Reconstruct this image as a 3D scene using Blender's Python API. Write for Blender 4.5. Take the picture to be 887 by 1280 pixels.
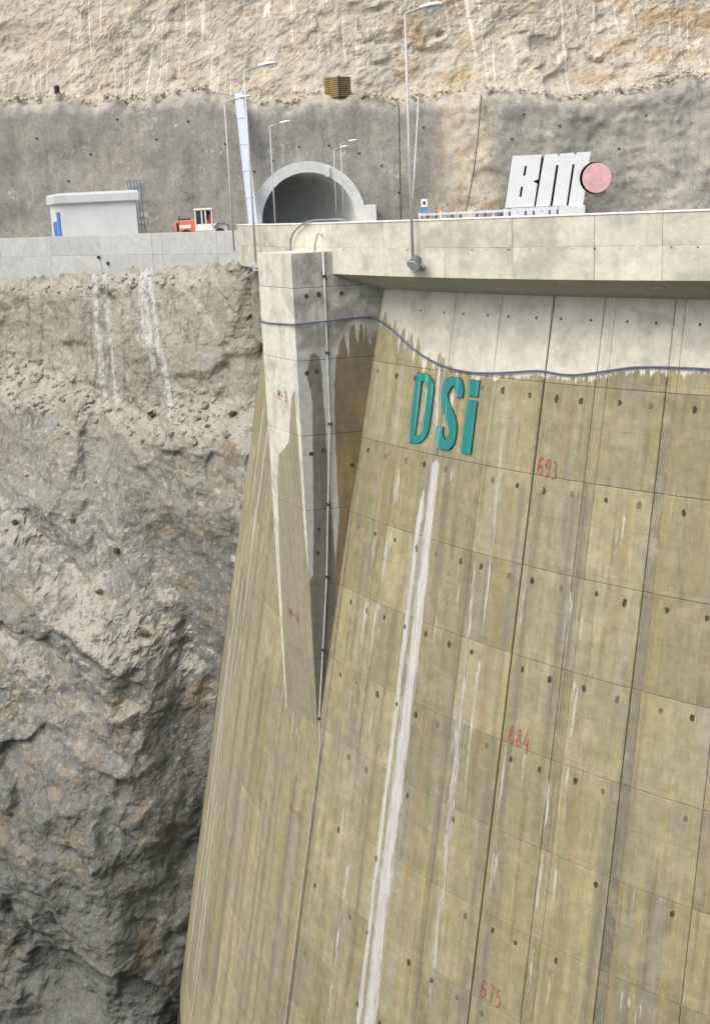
import bpy, bmesh, math, random
import numpy as np
from mathutils import Vector, Matrix

random.seed(7)
rng = np.random.default_rng(11)
SC = bpy.context.scene
COL = SC.collection
for o in list(bpy.data.objects):
    bpy.data.objects.remove(o, do_unlink=True)

# ------------------------------------------------------------------ camera
FOC, PITCH, ROLL, CZ = 1522.0, 0.242, -0.046, 1.747      # focal length in pixels of the 887x1280 photograph
_f = Vector((0, math.cos(PITCH), -math.sin(PITCH)))
_r0 = Vector((1, 0, 0)); _u0 = _r0.cross(_f)
_r = _r0 * math.cos(ROLL) + _u0 * math.sin(ROLL)
_u = -_r0 * math.sin(ROLL) + _u0 * math.cos(ROLL)
cam = bpy.data.cameras.new('camera')
cam.sensor_fit = 'VERTICAL'; cam.sensor_height = 36.0; cam.sensor_width = 36.0
cam.lens = FOC / 1280 * 36.0
cam.clip_start = 0.1; cam.clip_end = 2000
camo = bpy.data.objects.new('camera', cam); COL.objects.link(camo)
m3 = Matrix((_r, _u, -_f)).transposed()
camo.matrix_world = Matrix.Translation((0, 0, CZ)) @ m3.to_4x4()
SC.camera = camo

# ------------------------------------------------------------------ sky, sun, exposure
SUN_DIR = Vector((-0.46, -0.42, 0.78)).normalized()       # towards the sun
w = bpy.data.worlds.new('World'); SC.world = w; w.use_nodes = True
wn = w.node_tree; wn.nodes.clear()
sky = wn.nodes.new('ShaderNodeTexSky'); sky.sky_type = 'NISHITA'; sky.sun_disc = False
sky.sun_elevation = math.asin(SUN_DIR.z)
sky.sun_rotation = math.atan2(SUN_DIR.x, SUN_DIR.y)
sky.air_density = 0.8; sky.dust_density = 5.0; sky.ozone_density = 0.3
bg = wn.nodes.new('ShaderNodeBackground'); bg.inputs['Strength'].default_value = 0.15
wo = wn.nodes.new('ShaderNodeOutputWorld')
wn.links.new(sky.outputs[0], bg.inputs[0]); wn.links.new(bg.outputs[0], wo.inputs[0])
sl = bpy.data.lights.new('sun', 'SUN'); sl.energy = 0.5; sl.angle = math.radians(70); sl.color = (1.0, 0.98, 0.88)
so = bpy.data.objects.new('sun', sl); COL.objects.link(so)
so.rotation_euler = SUN_DIR.to_track_quat('Z', 'Y').to_euler()
so.location = SUN_DIR * 100
SC.view_settings.view_transform = 'Standard'; SC.view_settings.look = 'None'
SC.view_settings.gamma = 1.0; SC.view_settings.exposure = 0.78
SC.view_settings.use_curve_mapping = False
SC.cycles.max_bounces = 5; SC.cycles.diffuse_bounces = 3; SC.cycles.glossy_bounces = 2; SC.cycles.transparent_max_bounces = 6

def at(px, py, Y):
    d = _r * ((px - 443.5) / FOC) - _u * ((py - 640) / FOC) + _f
    t = Y / d.y
    return Vector((0, 0, CZ)) + d * t

# ------------------------------------------------------------------ numpy noise
def _h(ix, iy, seed):
    h = (ix.astype(np.int64) * 374761393 + iy.astype(np.int64) * 668265263 + seed * 1442695041) & 0xffffffff
    h = ((h ^ (h >> 13)) * 1274126177) & 0xffffffff
    h = ((h ^ (h >> 16)) * 2246822519) & 0xffffffff
    return ((h ^ (h >> 15)) & 0xffffff) / float(0x1000000)
def perlin(x, y, seed=0):
    x0 = np.floor(x); y0 = np.floor(y); fx = x - x0; fy = y - y0
    u = fx * fx * fx * (fx * (fx * 6 - 15) + 10); v = fy * fy * fy * (fy * (fy * 6 - 15) + 10)
    def g(dx, dy):
        a = _h(x0 + dx, y0 + dy, seed) * 2 * np.pi
        return np.cos(a) * (fx - dx) + np.sin(a) * (fy - dy)
    return ((g(0, 0) * (1 - u) + g(1, 0) * u) * (1 - v) + (g(0, 1) * (1 - u) + g(1, 1) * u) * v) * 1.5
def fbm(x, y, oct=5, seed=0, gain=0.5):
    s = 0; a = 1.0; f = 1.0
    for i in range(oct):
        s = s + a * perlin(x * f + 17.3 * i, y * f - 9.1 * i, seed + i); a *= gain; f *= 2.03
    return s
def ridged(x, y, oct=5, seed=0, gain=0.5):
    s = 0; a = 1.0; f = 1.0
    for i in range(oct):
        s = s + a * (0.5 - np.abs(perlin(x * f + 5.7 * i, y * f + 3.3 * i, seed + i))); a *= gain; f *= 2.07
    return s
def facets(x, y, seed=0, tilt=0.6):
    """broken blocks: every cell of a jittered lattice is a tilted plane"""
    x0 = np.floor(x); y0 = np.floor(y)
    best = np.full(x.shape, 1e9); val = np.zeros(x.shape)
    for dx in (-1, 0, 1):
        for dy in (-1, 0, 1):
            cx = x0 + dx; cy = y0 + dy
            px = cx + 0.1 + 0.8 * _h(cx, cy, seed); py = cy + 0.1 + 0.8 * _h(cx, cy, seed + 1)
            d = (x - px) ** 2 + (y - py) ** 2
            vv = (_h(cx, cy, seed + 2) - .5) + tilt * ((_h(cx, cy, seed + 3) - .5) * (x - px) + (_h(cx, cy, seed + 4) - .5) * (y - py)) * 2
            m = d < best
            best = np.where(m, d, best); val = np.where(m, vv, val)
    return val
def blur(a, n=1):
    for _ in range(n):
        p = np.pad(a, 1, mode='edge')
        a = (p[:-2, 1:-1] + p[2:, 1:-1] + p[1:-1, :-2] + p[1:-1, 2:] + 2 * p[1:-1, 1:-1]) / 6
    return a
def sstep(a, b, x):
    t = np.clip((x - a) / (b - a), 0, 1); return t * t * (3 - 2 * t)

# ------------------------------------------------------------------ node helper
class S:
    def __init__(s, g, k): s.g = g; s.k = k
    def _b(s, o, op, rev=False):
        n = s.g.n('ShaderNodeMath'); n.operation = op
        a, b = (o, s) if rev else (s, o)
        s.g.put(n.inputs[0], a); s.g.put(n.inputs[1], b)
        return S(s.g, n.outputs[0])
    def __add__(s, o): return s._b(o, 'ADD')
    def __radd__(s, o): return s._b(o, 'ADD', True)
    def __sub__(s, o): return s._b(o, 'SUBTRACT')
    def __rsub__(s, o): return s._b(o, 'SUBTRACT', True)
    def __mul__(s, o): return s._b(o, 'MULTIPLY')
    def __rmul__(s, o): return s._b(o, 'MULTIPLY', True)
    def __truediv__(s, o): return s._b(o, 'DIVIDE')
    def __neg__(s): return s._b(-1.0, 'MULTIPLY')
    def max(s, o): return s._b(o, 'MAXIMUM')
    def min(s, o): return s._b(o, 'MINIMUM')
    def abs(s): return s._b(0.0, 'ABSOLUTE')
    def pow(s, o): return s._b(o, 'POWER')
class G:
    def __init__(g, name, rough=0.85, spec=0.25):
        g.m = bpy.data.materials.new(name); g.m.use_nodes = True
        g.t = g.m.node_tree; g.t.nodes.clear()
        g.out = g.n('ShaderNodeOutputMaterial'); g.b = g.n('ShaderNodeBsdfPrincipled')
        g.t.links.new(g.b.outputs[0], g.out.inputs[0])
        g.b.inputs['Roughness'].default_value = rough
        g.b.inputs['Specular IOR Level'].default_value = spec
    def n(g, t): return g.t.nodes.new(t)
    def put(g, sock, v):
        if isinstance(v, S): g.t.links.new(v.k, sock)
        elif isinstance(v, (tuple, list)): sock.default_value = tuple(v) + ((1.0,) if len(v) == 3 and len(sock.default_value) == 4 else ())
        else: sock.default_value = v
    def pos(g):
        n = g.n('ShaderNodeNewGeometry'); x = g.n('ShaderNodeSeparateXYZ'); g.t.links.new(n.outputs['Position'], x.inputs[0])
        return [S(g, k) for k in x.outputs[:3]]
    def normal(g):
        n = g.n('ShaderNodeNewGeometry'); x = g.n('ShaderNodeSeparateXYZ'); g.t.links.new(n.outputs['Normal'], x.inputs[0])
        return [S(g, k) for k in x.outputs[:3]]
    def uv(g, name):
        n = g.n('ShaderNodeUVMap'); n.uv_map = name; x = g.n('ShaderNodeSeparateXYZ'); g.t.links.new(n.outputs[0], x.inputs[0])
        return S(g, x.outputs[0]), S(g, x.outputs[1])
    def rnd(g):
        return S(g, g.n('ShaderNodeObjectInfo').outputs['Random'])
    def vec(g, x, y, z=0.0):
        n = g.n('ShaderNodeCombineXYZ')
        for i, v in enumerate((x, y, z)): g.put(n.inputs[i], v)
        return S(g, n.outputs[0])
    def noise(g, x, y, z=0.0, detail=3.0, rough=0.55, dist=0.0):
        n = g.n('ShaderNodeTexNoise'); n.inputs['Scale'].default_value = 1.0
        n.inputs['Detail'].default_value = min(detail, 4.0); n.inputs['Roughness'].default_value = rough; n.inputs['Distortion'].default_value = dist
        g.put(n.inputs['Vector'], g.vec(x, y, z)); return S(g, n.outputs[0])
    def vor(g, x, y, z=0.0, feature='F1', out='Distance'):
        n = g.n('ShaderNodeTexVoronoi'); n.feature = feature; n.inputs['Scale'].default_value = 1.0
        g.put(n.inputs['Vector'], g.vec(x, y, z)); return S(g, n.outputs[out])
    def sm(g, a, b, x, lo=0.0, hi=1.0, lin=False):
        n = g.n('ShaderNodeMapRange'); n.interpolation_type = 'LINEAR' if lin else 'SMOOTHSTEP'; n.clamp = True
        for i, v in enumerate((x, a, b, lo, hi)): g.put(n.inputs[i], v)
        return S(g, n.outputs[0])
    def curve(g, x, pts):
        """piecewise linear function of x through pts"""
        r = None
        for (x0, y0), (x1, y1) in zip(pts, pts[1:]):
            seg = g.sm(x0, x1, x, 0.0, y1 - y0, lin=True) if x1 > x0 else None
            r = seg if r is None else r + seg
        return r + pts[0][1]
    def mix(g, f, a, b, mode='MIX'):
        n = g.n('ShaderNodeMix'); n.data_type = 'RGBA'; n.blend_type = mode; n.clamp_factor = True
        g.put(n.inputs[0], f); g.put(n.inputs[6], a); g.put(n.inputs[7], b); return S(g, n.outputs[2])
    def scale(g, c, f):
        n = g.n('ShaderNodeVectorMath'); n.operation = 'SCALE'; g.put(n.inputs[0], c); g.put(n.inputs[3], f); return S(g, n.outputs[0])
    def fin(g, col, bump=None, strength=0.3, dist=0.02, rough=None):
        g.put(g.b.inputs['Base Color'], col)
        if rough is not None: g.put(g.b.inputs['Roughness'], rough)
        if bump is not None:
            n = g.n('ShaderNodeBump'); n.inputs['Strength'].default_value = strength; n.inputs['Distance'].default_value = dist
            g.put(n.inputs['Height'], bump); g.t.links.new(n.outputs[0], g.b.inputs['Normal'])
        return g.m

def plain(name, col, rough=0.6, metal=0.0, spec=0.3, var=0.12, sc=3.0):
    g = G(name, rough, spec); x, y, z = g.pos()
    n = g.noise(x * sc, y * sc, z * sc, 5, 0.6)
    n2 = g.noise(x * sc * 7, y * sc * 7, z * sc * 2, 3, 0.6)
    c = g.scale(g.mix(0.0, col, col), g.sm(0.3, 0.7, n, 1 - var, 1 + var) * g.sm(0.3, 0.7, n2, 1 - var * .5, 1 + var * .5))
    g.b.inputs['Metallic'].default_value = metal
    return g.fin(c, n2, 0.15, 0.01)

# ------------------------------------------------------------------ mesh helper
class MB:
    def __init__(s): s.v = []; s.f = []; s.uv = []; s.uv2 = []; s.mi = []
    def add(s, vs, fs, mi=0):
        o = len(s.v); s.v += [tuple(a) for a in vs]; s.f += [tuple(i + o for i in q) for q in fs]; s.mi += [mi] * len(fs); return s
    def box(s, x0, x1, y0, y1, z0, z1, mi=0):
        return s.add([(x, y, z) for z in (z0, z1) for y in (y0, y1) for x in (x0, x1)],
                     [(0, 2, 3, 1), (4, 5, 7, 6), (0, 1, 5, 4), (2, 6, 7, 3), (0, 4, 6, 2), (1, 3, 7, 5)], mi)
    def prism(s, poly, z0, z1, mi=0):
        n = len(poly)
        vs = [(p[0], p[1], z0) for p in poly] + [(p[0], p[1], z1) for p in poly]
        fs = [tuple(range(n))[::-1], tuple(range(n, 2 * n))] + [(i, (i + 1) % n, n + (i + 1) % n, n + i) for i in range(n)]
        return s.add(vs, fs, mi)
    def tube(s, pts, rad, n=10, cap=True, mi=0):
        pts = [Vector(p) for p in pts]
        if not isinstance(rad, (list, tuple)): rad = [rad] * len(pts)
        rings = []; up = None
        for i, p in enumerate(pts):
            d = (pts[min(i + 1, len(pts) - 1)] - pts[max(i - 1, 0)]).normalized()
            if up is None:
                up = Vector((0, 0, 1)) if abs(d.z) < .9 else Vector((1, 0, 0))
            a = d.cross(up).normalized(); b = a.cross(d).normalized(); up = b
            rings.append([p + (a * math.cos(2 * math.pi * k / n) + b * math.sin(2 * math.pi * k / n)) * rad[i] for k in range(n)])
        vs = [v for r in rings for v in r]; fs = []
        for i in range(len(pts) - 1):
            for k in range(n):
                fs.append((i * n + k, i * n + (k + 1) % n, (i + 1) * n + (k + 1) % n, (i + 1) * n + k))
        if cap:
            fs.append(tuple(range(n))[::-1]); fs.append(tuple((len(pts) - 1) * n + k for k in range(n)))
        return s.add(vs, fs, mi)
    def obj(s, name, mats, parent=None, smooth=False, origin=None, bevel=0.0):
        org = Vector(origin) if origin is not None else (Vector(parent['_org']) if parent is not None and '_org' in parent else Vector((0, 0, 0)))
        me = bpy.data.meshes.new(name)
        me.from_pydata([tuple(Vector(v) - org) for v in s.v], [], s.f)
        mats = mats if isinstance(mats, (list, tuple)) else [mats]
        for m in mats: me.materials.append(m)
        if len(mats) > 1:
            me.polygons.foreach_set('material_index', s.mi)
        for nm, dat in (('st', s.uv), ('wl', s.uv2)):
            if dat:
                lay = me.uv_layers.new(name=nm)
                li = np.zeros(len(me.loops), dtype=np.int32); me.loops.foreach_get('vertex_index', li)
                lay.data.foreach_set('uv', np.array(dat, dtype=np.float32)[li].ravel())
        if smooth: me.polygons.foreach_set('use_smooth', [True] * len(me.polygons))
        if bevel > 0:
            bm = bmesh.new(); bm.from_mesh(me)
            bmesh.ops.bevel(bm, geom=bm.edges[:], offset=bevel, segments=1, affect='EDGES', clamp_overlap=True)
            bm.to_mesh(me); bm.free()
        me.update()
        return link(name, me, parent, org)
def link(name, me, parent=None, org=None):
    o = bpy.data.objects.new(name, me); COL.objects.link(o)
    org = Vector(org) if org is not None else Vector((0, 0, 0))
    if parent is not None:
        o.parent = parent; o['_org'] = list(org)
        po = Vector(parent['_org']) if '_org' in parent else Vector((0, 0, 0))
        o.location = org - po
    else:
        o.location = org; o['_org'] = list(org)
    return o
def thing(name, label, cat, loc, group=None):
    o = bpy.data.objects.new(name, None); COL.objects.link(o); o.location = loc; o['_org'] = list(loc)
    o.empty_display_size = 0.3
    return tag(o, label, cat, group)
def tag(o, label=None, cat=None, group=None, kind=None):
    if label: o['label'] = label
    if cat: o['category'] = cat
    if group: o['group'] = group
    if kind: o['kind'] = kind
    return o
def grid(name, P, mat, smooth=False, uv=None, keep=None, flip=False):
    n, m = P.shape[:2]
    idx = np.arange(n * m).reshape(n, m)
    q = np.stack([idx[:-1, :-1], idx[:-1, 1:], idx[1:, 1:], idx[1:, :-1]], -1).reshape(-1, 4)
    if flip: q = q[:, ::-1]
    if keep is not None: q = q[keep.ravel()]
    me = bpy.data.meshes.new(name)
    me.vertices.add(n * m); me.vertices.foreach_set('co', P.reshape(-1, 3).astype(np.float32).ravel())
    me.loops.add(q.size); me.loops.foreach_set('vertex_index', q.ravel().astype(np.int32))
    me.polygons.add(len(q)); me.polygons.foreach_set('loop_start', (np.arange(len(q)) * 4).astype(np.int32))
    me.polygons.foreach_set('loop_total', np.full(len(q), 4, dtype=np.int32))
    me.materials.append(mat)
    if uv is not None:
        lay = me.uv_layers.new(name='st'); lay.data.foreach_set('uv', uv.reshape(-1, 2)[q.ravel()].astype(np.float32).ravel())
    me.polygons.foreach_set('use_smooth', np.full(len(q), smooth))
    me.update(calc_edges=True); me.validate()
    return link(name, me)

# ================================================================== dam geometry
CX, CY, R0, BT = 43.097, 70.313, 48.23, 0.194       # arch centre, radius at z = -7, batter
def face(a, z, off=0.0):
    r = R0 + BT * (-7 - z) + off; t = math.radians(a)
    return Vector((CX + r * math.cos(t), CY + r * math.sin(t), z))
def cyl(a, r, z):
    t = math.radians(a); return Vector((CX + r * math.cos(t), CY + r * math.sin(t), z))
DEG = math.radians(1) * 48.5                        # metres per degree along the face
HOSE = [(205, -2.42), (208.5, -2.53), (209.27, -2.68), (210.4, -3.04), (211.46, -3.36), (212.75, -3.66), (214.21, -3.86), (215.53, -3.91), (216.52, -3.88), (217.89, -3.77),
        (219.39, -3.63), (220.43, -3.68), (221.21, -3.66), (221.96, -3.57), (222.68, -3.46), (223.72, -3.31), (224.56, -3.25), (225.7, -3.22), (226.85, -3.22), (229, -3.3), (232, -3.45)]
_ha, _hz = zip(*HOSE)
def zhose(a): return float(np.interp(a, _ha, _hz))

# ------------------------------------------------------------------ materials: concrete
def mat_face(name, recessed=False):
    g = G(name, 0.8, 0.25)
    s, z = g.uv('st'); _, wl = g.uv('wl'); rnd = g.rnd()
    broad = g.noise(s * 0.9, z * 0.07, 1.0, 4, 0.6)
    mid = g.noise(s * 2.6, z * 0.16, 5.0 + rnd * .45, 3, 0.6)
    fine = g.noise(s * 11.0, z * 0.5, 9.0, 4, 0.7)
    blot = g.noise(s * 0.7, z * 0.7, 3.0 + rnd * .3, 5, 0.68)
    grain = g.noise(s * 30, z * 30, 0.0, 3, 0.7)
    patch = g.noise(s * 2.2, z * 2.2, 7.0, 6, 0.7)
    tan = (0.310, 0.284, 0.158); grey = (0.285, 0.274, 0.190); ochre = (0.395, 0.335, 0.180); dark = (0.205, 0.192, 0.128)
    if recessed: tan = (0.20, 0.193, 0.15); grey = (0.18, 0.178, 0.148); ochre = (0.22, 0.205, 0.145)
    c = g.mix(g.sm(0.35, 0.65, broad), tan, grey)
    c = g.mix(g.sm(0.50, 0.66, mid) * 0.7, c, ochre)
    c = g.mix(g.sm(0.48, 0.68, g.noise(s * 3.6, z * 0.14, 21.0 + rnd * .45, 3, 0.6)) * 0.7, c, dark)
    c = g.mix(g.sm(0.54, 0.68, g.noise(s * 1.9, z * 0.06, 23.0 + rnd * .7, 3, 0.55)) * 0.6, c, (0.30, 0.295, 0.255))
    c = g.mix(g.sm(0.5, 0.66, blot) * 0.55, c, (0.40, 0.362, 0.228))
    c = g.mix(g.sm(0.55, 0.72, g.noise(s * 1.6, z * 0.8, 31.0, 5, 0.65)) * 0.45, c, (0.215, 0.206, 0.145))
    c = g.scale(c, g.sm(0.25, 0.75, fine, 0.91, 1.09) * g.sm(0.3, 0.7, grain, 0.9, 1.1) * g.sm(0.25, 0.75, patch, 0.84, 1.16) * g.sm(0.0, 1.0, rnd, 0.86, 1.13, lin=True))
    pit = g.sm(.63, .70, g.noise(s * 14, z * 11, 15.0, 3, .6)) * g.sm(.45, .6, g.noise(s * .9, z * .6, 17.0, 2, .5))
    c = g.mix(pit * .6, c, (0.09, 0.08, 0.055))
    eff = g.sm(.58, .66, g.noise(s * 6, z * 4.5, 19.0, 6, .75)) * g.sm(.52, .66, g.noise(s * .45, z * .4, 18.0, 3, .5))
    c = g.mix(eff * .55, c, (0.42, 0.39, 0.29))
    brd = (z * .667 + g.noise(s * .8, z * .4, 3.0, 2, .5) * .06)._b(1.0, 'FRACT')
    c = g.mix((1 - g.sm(.004, .014, (brd - .5).abs())) * g.sm(.42, .6, g.noise(s * 1.3, z * .5, 27.0, 4, .6)) * .4, c, (0.13, 0.115, 0.08))
    drip = g.sm(.60, .68, g.noise(s * 21, z * .22, 29.0, 3, .7)) * g.sm(.48, .62, g.noise(s * 1.5, z * .3, 26.0, 3, .6))
    c = g.mix(drip * .55, c, (0.13, 0.12, 0.085))
    drip2 = g.sm(.61, .67, g.noise(s * 26, z * .28, 33.0, 3, .7)) * g.sm(.50, .62, g.noise(s * 1.1, z * .35, 36.0, 3, .6))
    c = g.mix(drip2 * .45, c, (0.42, 0.40, 0.31))
    c = g.mix(1.0, c, (0.85, 0.865, 0.845), 'MULTIPLY')
    # upper, never flooded band
    wh = g.mix(g.sm(0.4, 0.66, blot), (0.585, 0.572, 0.505), (0.47, 0.46, 0.405))
    wh = g.mix(g.sm(0.55, 0.7, g.noise(s * 5, z * 0.5, 40.0, 4, 0.65)) * 0.45, wh, (0.36, 0.345, 0.29))
    wh = g.mix(g.sm(0.6, 0.68, g.noise(s * 0.55, z * 0.9, 44.0, 3, 0.5)) * 0.45, wh, (0.33, 0.32, 0.29))
    wh = g.scale(wh, g.sm(0.3, 0.7, grain, 0.94, 1.06) * g.sm(0.25, 0.75, patch, 0.9, 1.08))
    wh = g.mix(1.0, wh, (0.96, 0.99, 0.965), 'MULTIPLY')
    amp = g.sm(212.5 * DEG, 215.0 * DEG, s, 1.35, 0.30)
    fing = g.noise(s * 5.5, z * 0.10, 60.0, 3, 0.6)
    bound = wl + g.sm(0.40, 0.78, fing) * amp + 0.08
    bound = bound - g.sm(0.30, 0.5, g.noise(s * 1.4, 0.0, 77.0, 2, 0.5)) * (amp - 0.30) * 0.5
    c = g.mix(g.sm(-0.03, 0.03, bound), c, wh)
    # sparse fine lime runs
    run = g.sm(0.66, 0.72, g.noise(s * 15, z * 0.33, 81.0, 3, 0.6)) * g.sm(0.45, 0.62, g.noise(s * 0.8, z * 0.25, 83.0, 2, 0.5)) * g.sm(0.42, 0.55, g.noise(s * 30, z * 5, 85.0, 3, 0.6))
    c = g.mix(run * 0.8, c, (0.62, 0.62, 0.58))
    bmp = grain * 0.4 + patch * 0.6 + fine * 0.5
    return g.fin(c, bmp, 0.35, 0.012)

def mat_lime(name, col=(0.55, 0.56, 0.53), soft=0.25, opacity=1.0, comb=0.5, brk=0.0, bias=0.0):
    g = G(name, 0.8, 0.2)
    u, v = g.uv('st'); s, k = g.uv('wl')            # u -1..1 across, v metres along, k 0..1 along, s metres across
    rn = g.rnd() * 40; n = g.noise(s * 38, v * 0.7, rn, 4, 0.7); n3 = g.noise(s * 9, v * 0.9, rn + 7.0, 3, 0.6); n2 = g.noise(s * 40, v * 6, 3.0, 4, 0.7)
    edge = (1 - u.abs()) * 1.25 - bias - (n - 0.5) * comb * 4.2 - (n2 - 0.5) * 0.9 - (n3 - 0.5) * brk
    ends = k
    a = g.sm(0.02, soft, edge + (ends - 1) * 1.4) * opacity
    tr = g.n('ShaderNodeBsdfTransparent'); mx = g.n('ShaderNodeMixShader')
    g.put(mx.inputs[0], a); g.t.links.new(tr.outputs[0], mx.inputs[1]); g.t.links.new(g.b.outputs[0], mx.inputs[2])
    g.t.links.new(mx.outputs[0], g.out.inputs[0])
    c = g.scale(g.mix(0.0, col, col), g.sm(0.3, 0.7, n2, 0.78, 1.1) * g.sm(0.3, 0.7, n, 1.08, 0.82) * g.sm(.3, .7, n3, 1.06, .86))
    return g.fin(c)

def mat_concrete(name, light, darkc, sc=1.0, streak=0.4, dirty=0.5, tint=None):
    g = G(name, 0.85, 0.25); x, y, z = g.pos(); rnd = g.rnd()
    h = x * 0.78 - y * 0.62
    blot = g.noise(h * 0.55 * sc, z * 0.8 * sc, y * 0.1 + rnd * 9, 6, 0.62)
    st = g.noise(h * 4.5 * sc, z * 0.35 * sc, 4.0, 4, 0.65)
    gr = g.noise(x * 26 * sc, y * 26 * sc, z * 26 * sc, 3, 0.7)
    pa = g.noise(x * 3 * sc, y * 3 * sc, z * 3 * sc, 6, 0.7)
    c = g.mix(g.sm(0.42, 0.68, blot) * dirty, light, darkc)
    c = g.mix(g.sm(0.52, 0.74, st) * streak, c, darkc)
    if tint: c = g.mix(g.sm(0.55, 0.75, g.noise(h * 1.1, z * 0.6, 33.0, 4, .6)) * 0.5, c, tint)
    c = g.scale(c, g.sm(0.3, 0.7, gr, 0.92, 1.08) * g.sm(0.25, 0.75, pa, 0.88, 1.1) * g.sm(0, 1, rnd, 0.93, 1.05, lin=True))
    c = g.mix(1.0, c, (0.96, 0.99, 0.965), 'MULTIPLY')
    return g.fin(c, gr * 0.4 + pa, 0.3, 0.012)

M = {}
M['face'] = mat_face('dam_face_concrete')
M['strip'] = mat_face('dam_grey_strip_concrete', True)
M['core'] = plain('dark_joint_concrete', (0.05, 0.048, 0.04), 0.95)
M['lime'] = mat_lime('lime_deposit', soft=0.5, opacity=0.93, comb=0.7, brk=1.0, bias=-0.05)
M['lime_rag'] = mat_lime('ragged_lime_deposit', (0.56, 0.56, 0.52), 0.7, 0.82, 1.6, 3.8, 0.45)
M['lime_thin'] = mat_lime('thin_lime_deposit', (0.62, 0.62, 0.58), 0.5, 0.85, 0.8)
M['tanrun'] = mat_lime('ochre_run', (0.47, 0.38, 0.22), 1.6, 0.42, 0.35, 1.0)
M['greyrun'] = mat_lime('grey_run', (0.29, 0.285, 0.255), 1.6, 0.36, 0.35, 1.0)
M['parapet'] = mat_concrete('parapet_concrete', (0.585, 0.572, 0.495), (0.385, 0.38, 0.335), 1.0, 0.35, 0.85)
M['corbel'] = mat_concrete('corbel_concrete', (0.56, 0.545, 0.47), (0.43, 0.415, 0.35), 1.0, 0.35, 0.5)
M['coping'] = plain('white_coping', (0.72, 0.71, 0.67), 0.8, var=0.08)
M['plug'] = plain('dark_mortar', (0.055, 0.055, 0.045), 0.9, var=0.4, sc=14)
M['plug2'] = plain('grey_mortar', (0.13, 0.128, 0.10), 0.9, var=0.4, sc=14)
M['paint_red'] = plain('red_spray_paint', (0.30, 0.075, 0.055), 0.7, var=0.35, sc=9)

# ------------------------------------------------------------------ dam
dam = thing('arch_dam', 'huge curved concrete arch dam with stained olive face and pale crest', 'dam', (0.0, 45.0, -50.0))
J0, J1 = 207.7, 219.65
mb = MB()
A = np.arange(172, 242.1, 1.0); Z = [-1.22, -4, -7, -12, -20, -30, -40, -52]
vs = [face(a, z, -0.06) for z in Z for a in A]
n = len(A)
mb.add(vs, [(i * n + k, (i + 1) * n + k, (i + 1) * n + k + 1, i * n + k + 1) for i in range(len(Z) - 1) for k in range(n - 1) if not (i == 0 and A[k] < 198)])
mb.obj('dam_core', M['core'], dam, smooth=True)

def panel(a0, a1, z0, z1, mat, off=0.0, g0=0.008, g1=0.008, gz=0.008, nx=3, nz=2, name='concrete_panel'):
    """one cast lift between two form joints: curved slab with chamfered edges"""
    b0 = a0 + g0 / DEG; b1 = a1 - g1 / DEG; y0 = z0 - gz; y1 = z1 + gz       # z0 top, z1 bottom
    c = 0.014
    ua = [b0, b0 + c / DEG] + [b0 + (b1 - b0) * k / nx for k in range(1, nx)] + [b1 - c / DEG, b1]
    za = [y0, y0 - c] + [y0 + (y1 - y0) * k / nz for k in range(1, nz)] + [y1 + c, y1]
    mb = MB(); vs = []; W_ = len(ua); H_ = len(za)
    for j, z in enumerate(za):
        for i, a in enumerate(ua):
            e = i in (0, W_ - 1) or j in (0, H_ - 1)
            vs.append(face(a, z, off - (0.012 if e else 0.0)))
            mb.uv.append((a * DEG, z)); mb.uv2.append((a * DEG, z - zhose(a)))
    fs = [(j * W_ + i, (j + 1) * W_ + i, (j + 1) * W_ + i + 1, j * W_ + i + 1) for j in range(H_ - 1) for i in range(W_ - 1)]
    ring = [i for i in range(W_)] + [j * W_ + W_ - 1 for j in range(1, H_)] + [(H_ - 1) * W_ + i for i in range(W_ - 2, -1, -1)] + [j * W_ for j in range(H_ - 2, 0, -1)]
    base = len(vs)
    for r in ring:
        j, i = divmod(r, W_); vs.append(face(ua[i], za[j], off - 0.075)); mb.uv.append(mb.uv[r]); mb.uv2.append(mb.uv2[r])
    L = len(ring)
    for k in range(L):
        fs.append((ring[k], ring[(k + 1) % L], base + (k + 1) % L, base + k))
    mb.add(vs, fs)
    return mb.obj(name, mat, dam)

LIFT = [-1.22] + [-4 - 3 * k for k in range(0, 14)]        # -1.22, -4, -7 ... -43
cols = [(186.0, 190.0), (190.0, 194.0), (194.0, 198.0), (198.0, 201.6), (201.6, 204.0), (204.0, J0),
        (J0, 210.85), (210.85, 213.9), (213.9, 216.8), (216.8, J1), (J1, 222.14), (222.14, 222.66), (222.66, 225.2), (225.2, 225.62), (225.62, 228.4), (228.4, 231.4)]
for li in range(len(LIFT) - 1):
    z0, z1 = LIFT[li], LIFT[li + 1]
    if z1 < -44: break
    for a0, a1 in cols:
        if a0 >= 225.6 and z0 < -36: continue
        if a0 >= 228 and z0 < -30: continue
        if a1 < 199 and z0 > -3: continue
        wide = {J0: 0.03, J1: 0.035}
        strip = (a1 - a0) < 1.0
        o_ = random.uniform(-0.006, 0.006)
        if strip and a0 > 224 and li > 0: o_ = -0.035
        elif strip: o_ = -0.012
        panel(a0, a1, z0, z1, M['strip'] if (strip and a0 > 224 and li > 0) else M['face'], o_, wide.get(a0, 0.008), wide.get(a1, 0.008), 0.008 if li else 0.004)

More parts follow.
